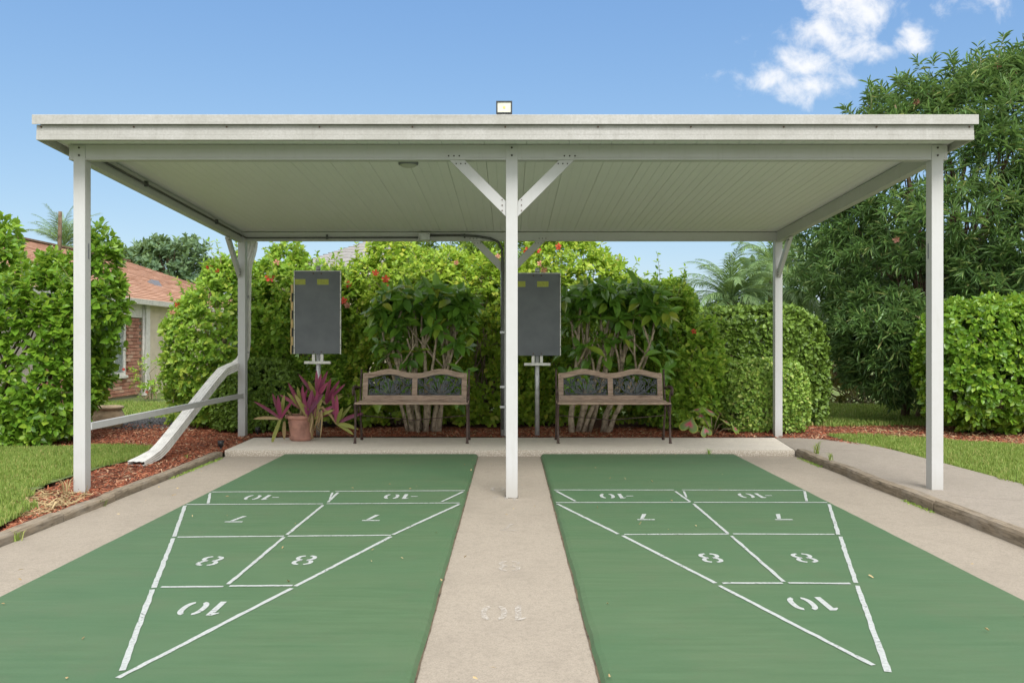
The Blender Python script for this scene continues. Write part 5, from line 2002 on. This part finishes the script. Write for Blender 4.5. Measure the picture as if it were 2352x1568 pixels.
def shingle_plane(m_, a, b, c, d, n, lift=.02, seg=24, rg=None):
    """courses between eave edge a->b and ridge edge d->c, each course lapped over the one below"""
    a, b, c, d = [np.array(q, float) for q in (a, b, c, d)]
    nv = nrm(np.cross(b - a, d - a))
    if nv[2] < 0:
        nv = -nv
    for i in range(n):
        t0, t1 = i / n, (i + 1.25) / n
        t1 = min(t1, 1.0)
        l0, r0 = a + (d - a) * t0, b + (c - b) * t0
        l1, r1 = a + (d - a) * t1, b + (c - b) * t1
        w = np.linalg.norm(r0 - l0)
        k = max(1, int(w / .33))
        for j in range(k):
            s0, s1 = j / k, (j + 1) / k
            e = lift * rg.uniform(.8, 1.3)
            p = [l0 + (r0 - l0) * s0 + nv * e, l0 + (r0 - l0) * s1 + nv * e, l1 + (r1 - l1) * s1 + nv * .003, l1 + (r1 - l1) * s0 + nv * .003]
            q = [l0 + (r0 - l0) * s0, l0 + (r0 - l0) * s1]
            b0 = len(m_.v)
            m_.add(p + q, [(0, 1, 2, 3), (4, 5, 1, 0)])


rgs = np.random.RandomState(8)
e0, rdg = (WX + .32, 2.12), (-12.5, 3.80)
roof = MB()
A, B_, C_, D_ = (e0[0], 10.2, e0[1]), (e0[0], 30.6, e0[1]), (rdg[0], 26.6, rdg[1]), (rdg[0], 12.5, rdg[1])
roof.add([A, B_, C_, D_], [(0, 1, 2, 3)])
A2, B2 = (-16.7, 10.2, e0[1]), (-16.7, 30.6, e0[1])
roof.add([A2, B2, C_, D_], [(0, 1, 2, 3)])
roof.add([A, A2, D_], [(0, 1, 2)])
roof.add([B_, B2, C_], [(0, 1, 2)])
ro = roof.build('roof', M['shingle'], house, fixn=False)
m_ = MB()
shingle_plane(m_, A, B_, C_, D_, 30, .022, rg=rgs)
shingle_plane(m_, A, A2, D_, D_, 26, .022, rg=rgs)
tag(m_.build('shingles', M['shingle'], ro, fixn=False), kind='stuff')
MB().bar((rdg[0], 12.4, rdg[1] + .03), (rdg[0], 26.7, rdg[1] + .03), .22, .05).build('ridge_cap', M['bark_dark'], ro)
MB().add([(-10.0, 22.4, 2.8), (-9.7, 22.4, 2.67), (-10.0, 22.9, 2.8), (-9.7, 22.9, 2.67), (-9.85, 22.4, 2.9), (-9.85, 22.9, 2.9)], [(0, 1, 4), (2, 5, 3), (0, 4, 5, 2), (1, 3, 5, 4)]).build('roof_vent', M['vent_grey'], ro)

# ---------------------------------------------------------------- white-roofed house behind the hibiscus
h2 = empty('pale_house', (-3, 28, 0))
tag(h2, 'pale tiled hip roof of a house glimpsed above the scoreboard', 'house')
MB().box(-7.5, -1.4, 24.5, 32.0, -.06, 2.95).build('wall', M['stucco'], h2)
ev = [(-8.0, 24.0, 2.9), (-.9, 24.0, 2.9), (-.9, 32.5, 2.9), (-8.0, 32.5, 2.9)]
rd = [(-4.6, 28.25, 4.75), (-4.3, 28.25, 4.75)]
r2 = MB().add(ev + rd, [(0, 1, 5, 4), (1, 2, 5), (2, 3, 4, 5), (3, 0, 4), (3, 2, 1, 0)]).build('roof', M['white_tile'], h2)
m_ = MB()
shingle_plane(m_, ev[0], ev[1], rd[1], rd[0], 26, .045, rg=rgs)
shingle_plane(m_, ev[3], ev[0], rd[0], rd[0], 26, .045, rg=rgs)
tag(m_.build('roof_tiles', M['white_tile'], r2, fixn=False), kind='stuff')

# ---------------------------------------------------------------- pot and purple plant
PD, PX_ = 9.86, gx(692, 9.86)
pz = patio_z(PD) + .001
pot = empty('terracotta_pot', (PX_, PD, pz))
tag(pot, 'terracotta flower pot at the end of the patio slab, below the scoreboard', 'pot')
MB().lathe((PX_, PD, pz), [(.001, .0), (.118, .0), (.122, .012), (.128, .055), (.1285, .058), (.126, .061), (.135, .115), (.148, .195), (.152, .222), (.150, .225), (.158, .262), (.16, .268)], 40).build('pot_body', M['terracotta'], pot)
MB().lathe((PX_, PD, pz), [(.16, .2685), (.187, .270), (.190, .276), (.191, .30), (.187, .308), (.175, .308), (.166, .30), (.155, .26), (.001, .255)], 40).build('rim', M['terracotta'], pot)
MB().lathe((PX_, PD, pz), [(.130, .012), (.137, .02), (.139, .05), (.136, .056), (.131, .055)], 40).build('saucer_band', M['terracotta'], pot)
MB().lathe((PX_, PD, pz), [(.153, .264), (.08, .27), (.001, .275)], 24).build('soil', M['soil'], pot)

spd = empty('spiderwort_plant', (PX_, PD, pz + .26))
tag(spd, 'purple and lime spiky-leaved plant with dangling dead stems, in the pot', 'plant')
rgp = np.random.RandomState(15)


def strap_leaf(c, d0, L_, W_, bend, mat, n=6):
    """long tapering folded leaf curving from direction d0"""
    c = np.array(c, float)
    d = nrm(np.array(d0, float))
    side = nrm(np.cross(d, np.array([0, -1.0, .25])))
    if np.linalg.norm(np.cross(d, np.array([0, -1.0, .25]))) < .2:
        side = np.array([1.0, 0, 0])
    V, F = [], []
    p = c.copy()
    for i in range(n + 1):
        t = i / n
        w = W_ * (math.sin(math.pi * (.12 + .80 * t)) ** .8) * (1 if t < 1 else 0)
        up = nrm(np.cross(side, d))
        V += [p - side * w * .5 + up * w * .22, p, p + side * w * .5 + up * w * .22]
        p = p + d * L_ / n
        d = nrm(d + np.array([0, 0, -bend / n]))
    for i in range(n):
        a = i * 3
        F += [(a, a + 1, a + 4, a + 3), (a + 1, a + 2, a + 5, a + 4)]
    MB().add(V, F, True).build('leaf', M[mat], spd, fixn=False)


def px3(x, y, d):
    return np.array((gx(x, d), d, gz(y, d)))


rosettes = [((645, 962), 9.70, [(-.75, .7, 'leaf_purple'), (-.25, 1, 'leaf_purple'), (-.02, 1.0, 'leaf_purple'), (.1, .9, 'leaf_lime'), (.55, .8, 'leaf_purple'), (-.35, -1, 'leaf_lime'), (-.9, .1, 'leaf_dead')]),
            ((692, 940), 9.82, [(-.9, .8, 'leaf_purple'), (-.35, 1.0, 'leaf_purple'), (-.65, 1, 'leaf_lime'), (.35, 1, 'leaf_purple'), (.1, 1, 'leaf_purple'), (-.1, 1, 'leaf_lime'), (.6, .6, 'leaf_purple')]),
            ((728, 916), 9.85, [(-.6, .95, 'leaf_purple'), (-.32, 1, 'leaf_lime'), (.0, 1, 'leaf_purple'), (.35, .9, 'leaf_purple'), (.55, .85, 'leaf_purple'), (.15, .9, 'leaf_purple'), (-.15, -.8, 'leaf_purple')]),
            ((748, 928), 9.95, [(.5, .9, 'leaf_purple'), (.75, .8, 'leaf_purple'), (.2, 1, 'leaf_purple'), (.95, .55, 'leaf_lime'), (.7, .6, 'leaf_lime')]),
            ((722, 962), 9.72, [(-.1, 1, 'leaf_purple'), (.12, 1, 'leaf_purple'), (.7, .6, 'leaf_purple'), (.95, .55, 'leaf_lime'), (.35, 1, 'leaf_lime'), (-.5, .8, 'leaf_lime'), (.9, .35, 'leaf_purple')]),
            ((774, 974), 9.66, [(-.1, 1, 'leaf_purple'), (.05, 1, 'leaf_purple'), (.35, .95, 'leaf_lime'), (.6, .9, 'leaf_lime'), (.9, .55, 'leaf_purple'), (1, -.0, 'leaf_lime'), (.95, -.4, 'leaf_lime')]),
            ((705, 955), 9.66, [(-.45, .8, 'leaf_lime'), (.15, .95, 'leaf_purple'), (-.1, .95, 'leaf_purple'), (.5, .8, 'leaf_purple')])]
for (xy, d, lv) in rosettes:
    c = px3(xy[0], xy[1], d)
    for dx, dz, mt in lv:
        L_ = rgp.uniform(.30, .40) * (.8 if mt == 'leaf_lime' else 1)
        strap_leaf(c, (dx, rgp.uniform(-.45, .15), dz), L_, rgp.uniform(.038, .052), rgp.uniform(.15, .45), mt)
pc = np.array((PX_, PD, pz + .27))
for (xy, d, lv) in rosettes:      # thick ringed stems
    c = px3(xy[0], xy[1], d)
    b = pc + np.array((np.clip((c[0] - pc[0]) * .45, -.11, .11), (d - PD) * .5, 0))
    md = (b + c) / 2 + np.array((0, 0, .05 + .25 * abs(c[0] - pc[0])))
    MB().tube([b, b * .6 + md * .4 + np.array((0, 0, .03)), md, md * .4 + c * .6 + np.array((0, 0, .02)), c], [.016, .017, .018, .017, .014], 7).build('stem', M['leaf_dead'], spd)
for k in range(9):                # dangling dead roots and leaves
    x = PX_ + .13 + rgp.uniform(-.02, .20)
    a = np.array((x, PD - .19 + rgp.uniform(-.02, .08), pz + .36 + rgp.uniform(-.03, .03)))
    l_ = rgp.uniform(.12, .33)
    MB().tube([a, a + (.01, -.015, -l_ * .3), a + (rgp.normal(0, .02), -.02, -l_ * .7), a + (rgp.normal(0, .03), -.015, -l_)], [.011, .010, .008, .004], 6).build('dead_stem', M['leaf_dead'], spd)
strap_leaf((PX_ - .22, PD - .06, pz + .36), (-.25, -.1, -1), .30, .03, .2, 'leaf_lime')
strap_leaf((PX_ - .17, PD - .12, pz + .24), (.02, -.1, -1), .22, .045, .1, 'leaf_dead')

# ---------------------------------------------------------------- caladium beside the right bench


def caladium(x, y, d, size, yaw, pitch, root, roll=0):
    """heart-shaped leaf on a stalk"""
    out = []
    n = 28
    for i in range(n):
        t = i / n * 2 * math.pi
        u = .62 * math.sin(t) ** 3 * 1.05
        v = (.52 * math.cos(t) - .24 * math.cos(2 * t) - .08 * math.cos(3 * t) - .04 * math.cos(4 * t))
        out.append((u, -v))
    V = [(0, .06, 0)]
    rim = [0.0]
    for s_ in (.35, .7, 1.0):
        for u, v in out:
            V.append((u * s_, .06 + (v - .06) * s_, -.10 * s_ * s_ + .05 * abs(u) * s_))
            rim.append(s_)
    F = []
    for j in range(n):
        F.append((0, 1 + j, 1 + (j + 1) % n))
        for q in range(2):
            a = 1 + q * n
            F.append((a + j, a + n + j, a + n + (j + 1) % n, a + (j + 1) % n))
    me = bpy.data.meshes.new('leaf')
    me.from_pydata(V, [], F)
    me.polygons.foreach_set('use_smooth', np.ones(len(F), bool))
    me.materials.append(M['caladium'])
    at = me.attributes.new('rim', 'FLOAT', 'POINT')
    at.data.foreach_set('value', rim)
    p = Vector(px3(x, y, d))
    o = bpy.data.objects.new('leaf', me)
    COL.objects.link(o)
    o.parent = root
    o.location = p - wpos(root)
    o.rotation_euler = (pitch, roll, yaw)
    o.scale = (size, size, size)
    b = wpos(root) + Vector((0, 0, .0))
    m_ = MB().tube([b, (b + p) / 2 + Vector((0, 0, .05)), p], [.006, .005, .004], 6)
    m_.build('stalk', M['twig'], root)


cal = empty('caladium_plant', (gx(1640, 10.3), 10.38, .0))
tag(cal, 'caladium with pink and green heart-shaped leaves beside the bench', 'plant')
for (x, y, s, yaw, pit, rol) in ((1583, 975, .19, -.5, 1.1, .2), (1622, 990, .13, .4, 1.2, -.2), (1632, 944, .20, .9, .55, .1), (1600, 940, .12, -1.0, .4, 0), (1655, 948, .15, 1.4, .8, .2), (1668, 968, .14, 1.2, .6, 0), (1690, 985, .13, 1.0, 1.0, 0), (1610, 955, .1, -.4, .7, 0)):
    caladium(x, y, 10.22, s, yaw, pit, cal, rol)

# ---------------------------------------------------------------- small things


def path_light(x, y, d, label):
    X = gx(x, d)
    r_ = empty('path_light', (X, d, 0))
    tag(r_, label, 'path light', 'black garden lights')
    MB().tube([(X, d, -.04), (X, d, .06)], .010, 8).build('stake', M['black_plastic'], r_)
    MB().lathe((X, d, .05), [(.001, 0), (.026, .0), (.032, .035), (.034, .065), (.030, .066), (.026, .05), (.001, .05)], 16).build('lamp_head', M['black_plastic'], r_)


path_light(507, 1022, 8.95, 'small black garden light in the mulch near the end of the timber')
path_light(592, 1002, 10.33, 'small black garden light at the foot of the low clipped bush')

bp = empty('urn_planter', (gx(245, 11.2), 11.2, 0))
tag(bp, 'squat beige urn planter on the mulch behind the near corner post', 'planter')
MB().lathe((gx(245, 11.2), 11.2, -.03), [(.001, 0), (.14, .0), (.19, .06), (.225, .15), (.225, .22), (.195, .28), (.185, .30)], 32).build('bowl', M['beige_pot'], bp)
MB().lathe((gx(245, 11.2), 11.2, -.03), [(.186, .3005), (.215, .315), (.218, .335), (.20, .345), (.17, .335), (.16, .29), (.001, .28)], 32).build('rim', M['beige_pot'], bp)


def stones(name, x0, x1, y0, y1, n, label, mat):
    rg = np.random.RandomState(33)
    T = nrm(np.array([(1, 0, 0), (-1, 0, 0), (0, 1, 0), (0, -1, 0), (0, 0, 1), (0, 0, -1)], float))
    Fo = np.array([(0, 2, 4), (2, 1, 4), (1, 3, 4), (3, 0, 4), (2, 0, 5), (1, 2, 5), (3, 1, 5), (0, 3, 5)])
    C = np.column_stack([rg.uniform(x0, x1, n), rg.uniform(y0, y1, n), rg.uniform(0, .03, n)])
    S = rg.uniform(.012, .035, (n, 1, 3)) * np.array([1, 1, .6])
    V = C[:, None] + T[None] * S * rg.uniform(.7, 1.3, (n, 6, 1))
    F = (np.arange(n)[:, None, None] * 6 + Fo[None]).reshape(-1, 3)
    o = link_mesh(name, np_mesh(name, V.reshape(-1, 3), F, M[mat], True))
    tag(o, label, 'gravel', kind='stuff')


stones('gravel', -5.6, -4.3, 11.0, 12.6, 1800, 'dark pebbles beside the beige urn planter', 'dark_stone')
stones('gravel', -4.75, -4.25, 10.9, 11.3, 200, 'pale pebbles at the edge of the dark gravel', 'concrete')


def tuft(name, label, x, d, z, n, h, seed, mat='grass_blade', cat='weed'):
    rg = np.random.RandomState(seed)
    V, F = [], []
    for k in range(n):
        az, ln = rg.uniform(0, 6.28), rg.uniform(.2, .9)
        hh = h * rg.uniform(.6, 1.15)
        b = np.array((x + rg.normal(0, .012), d + rg.normal(0, .012), z))
        dv = np.array((math.cos(az), math.sin(az), 0))
        s = np.array((-dv[1], dv[0], 0)) * .0035
        m1 = b + dv * hh * ln * .4 + np.array((0, 0, hh * .65))
        t = b + dv * hh * ln + np.array((0, 0, hh * (1 - .3 * ln)))
        i = len(V)
        V += [b - s, b + s, m1 + s * .9, t, m1 - s * .9]
        F += [(i, i + 1, i + 2, i + 4), (i + 4, i + 2, i + 3)]
    o = MB().add(V, F).build(name, M[mat], None, fixn=False)
    return tag(o, label, cat)


tuft('grass_tuft', 'wiry weed tuft growing at the end of the walkway timber', 3.19, gd(1042, .03), .03, 26, .17, 1)
tuft('grass_tuft', 'small weed tuft beside the walkway timber, nearer the camera', 3.10, 7.9, .055, 14, .09, 2)
tuft('weed_sprig', 'small weed growing out of the edge of the patio step', gx(1628, 8.75), 8.75, -.02, 12, .10, 3, 'leaf_hibiscus')
tuft('grass_tuft', 'weed tuft against the timber of the near lawn', -3.05, 5.05, -.03, 16, .07, 4)
tuft('grass_tuft', 'weed tuft at the joint of the timbers below the corner post', -3.05, 6.1, -.03, 12, .07, 5)
tuft('grass_tuft', 'dry grass tuft at the foot of the near corner post', -3.46, 6.36, .0, 22, .16, 6, 'leaf_dead')
tuft('grass_tuft', 'green weed in the mulch beside the downspout mouth', -3.3, 8.35, .0, 12, .06, 7)

# weeds and moss along the timbers
rg = np.random.RandomState(44)
for nm, xa, lab in (('moss', -3.05, 'moss and tiny weeds along the timber of the lawn side'), ('moss', 3.05, 'moss and tiny weeds along the timber of the walkway side')):
    n = 2600
    y = rg.uniform(3.2, 8.6, n)
    w_ = wob(y[:, None], 2.0, 7 if xa < 0 else 9) > .1
    y = y[w_]
    n = len(y)
    sgn = 1 if xa < 0 else -1
    b = np.column_stack([xa + sgn * np.abs(rg.normal(0, .018, n)), y, np.full(n, -.03)])
    Dv = nrm(rg.normal(0, .7, (n, 3)) + np.array([0, 0, 1.0]))
    Nn = nrm(np.cross(Dv, rg.normal(size=(n, 3))))
    X = np.cross(Dv, Nn)
    ln = rg.uniform(.006, .022, (n, 1))
    Rm = np.stack([X * ln * .4, Dv * ln, Nn * ln], -1)
    V = b[:, None, :] + np.einsum('nij,kj->nki', Rm, LEAF_T)
    F = (np.arange(n)[:, None, None] * 6 + LEAF_F[None]).reshape(-1, 4)
    tag(link_mesh(nm, np_mesh(nm, V.reshape(-1, 3), F, M['leaf_clipped'])), lab, 'moss', kind='stuff')

# rose bush by the window of the brick house
bush('rose_bush', 'sparse rose bush with red buds below the house window', 'bush', [((-7.7, 17.4, .35), (.4, .4, .45), 2)], 70, 6, .06, .035, .12, 'leaf_hibiscus', 121, npick=40, ntwig=10, depth=.6, amp=.3)
rb = [o for o in bpy.data.objects if o.name.startswith('rose_bush')][0]
for x, y, d in ((284, 848, 17.0), (337, 900, 17.2), (372, 690, 17.0)):
    if y > 700:
        flower(rb, px3(x, y, d), (0, -1, 0), .035, 'petal_red', rgf)
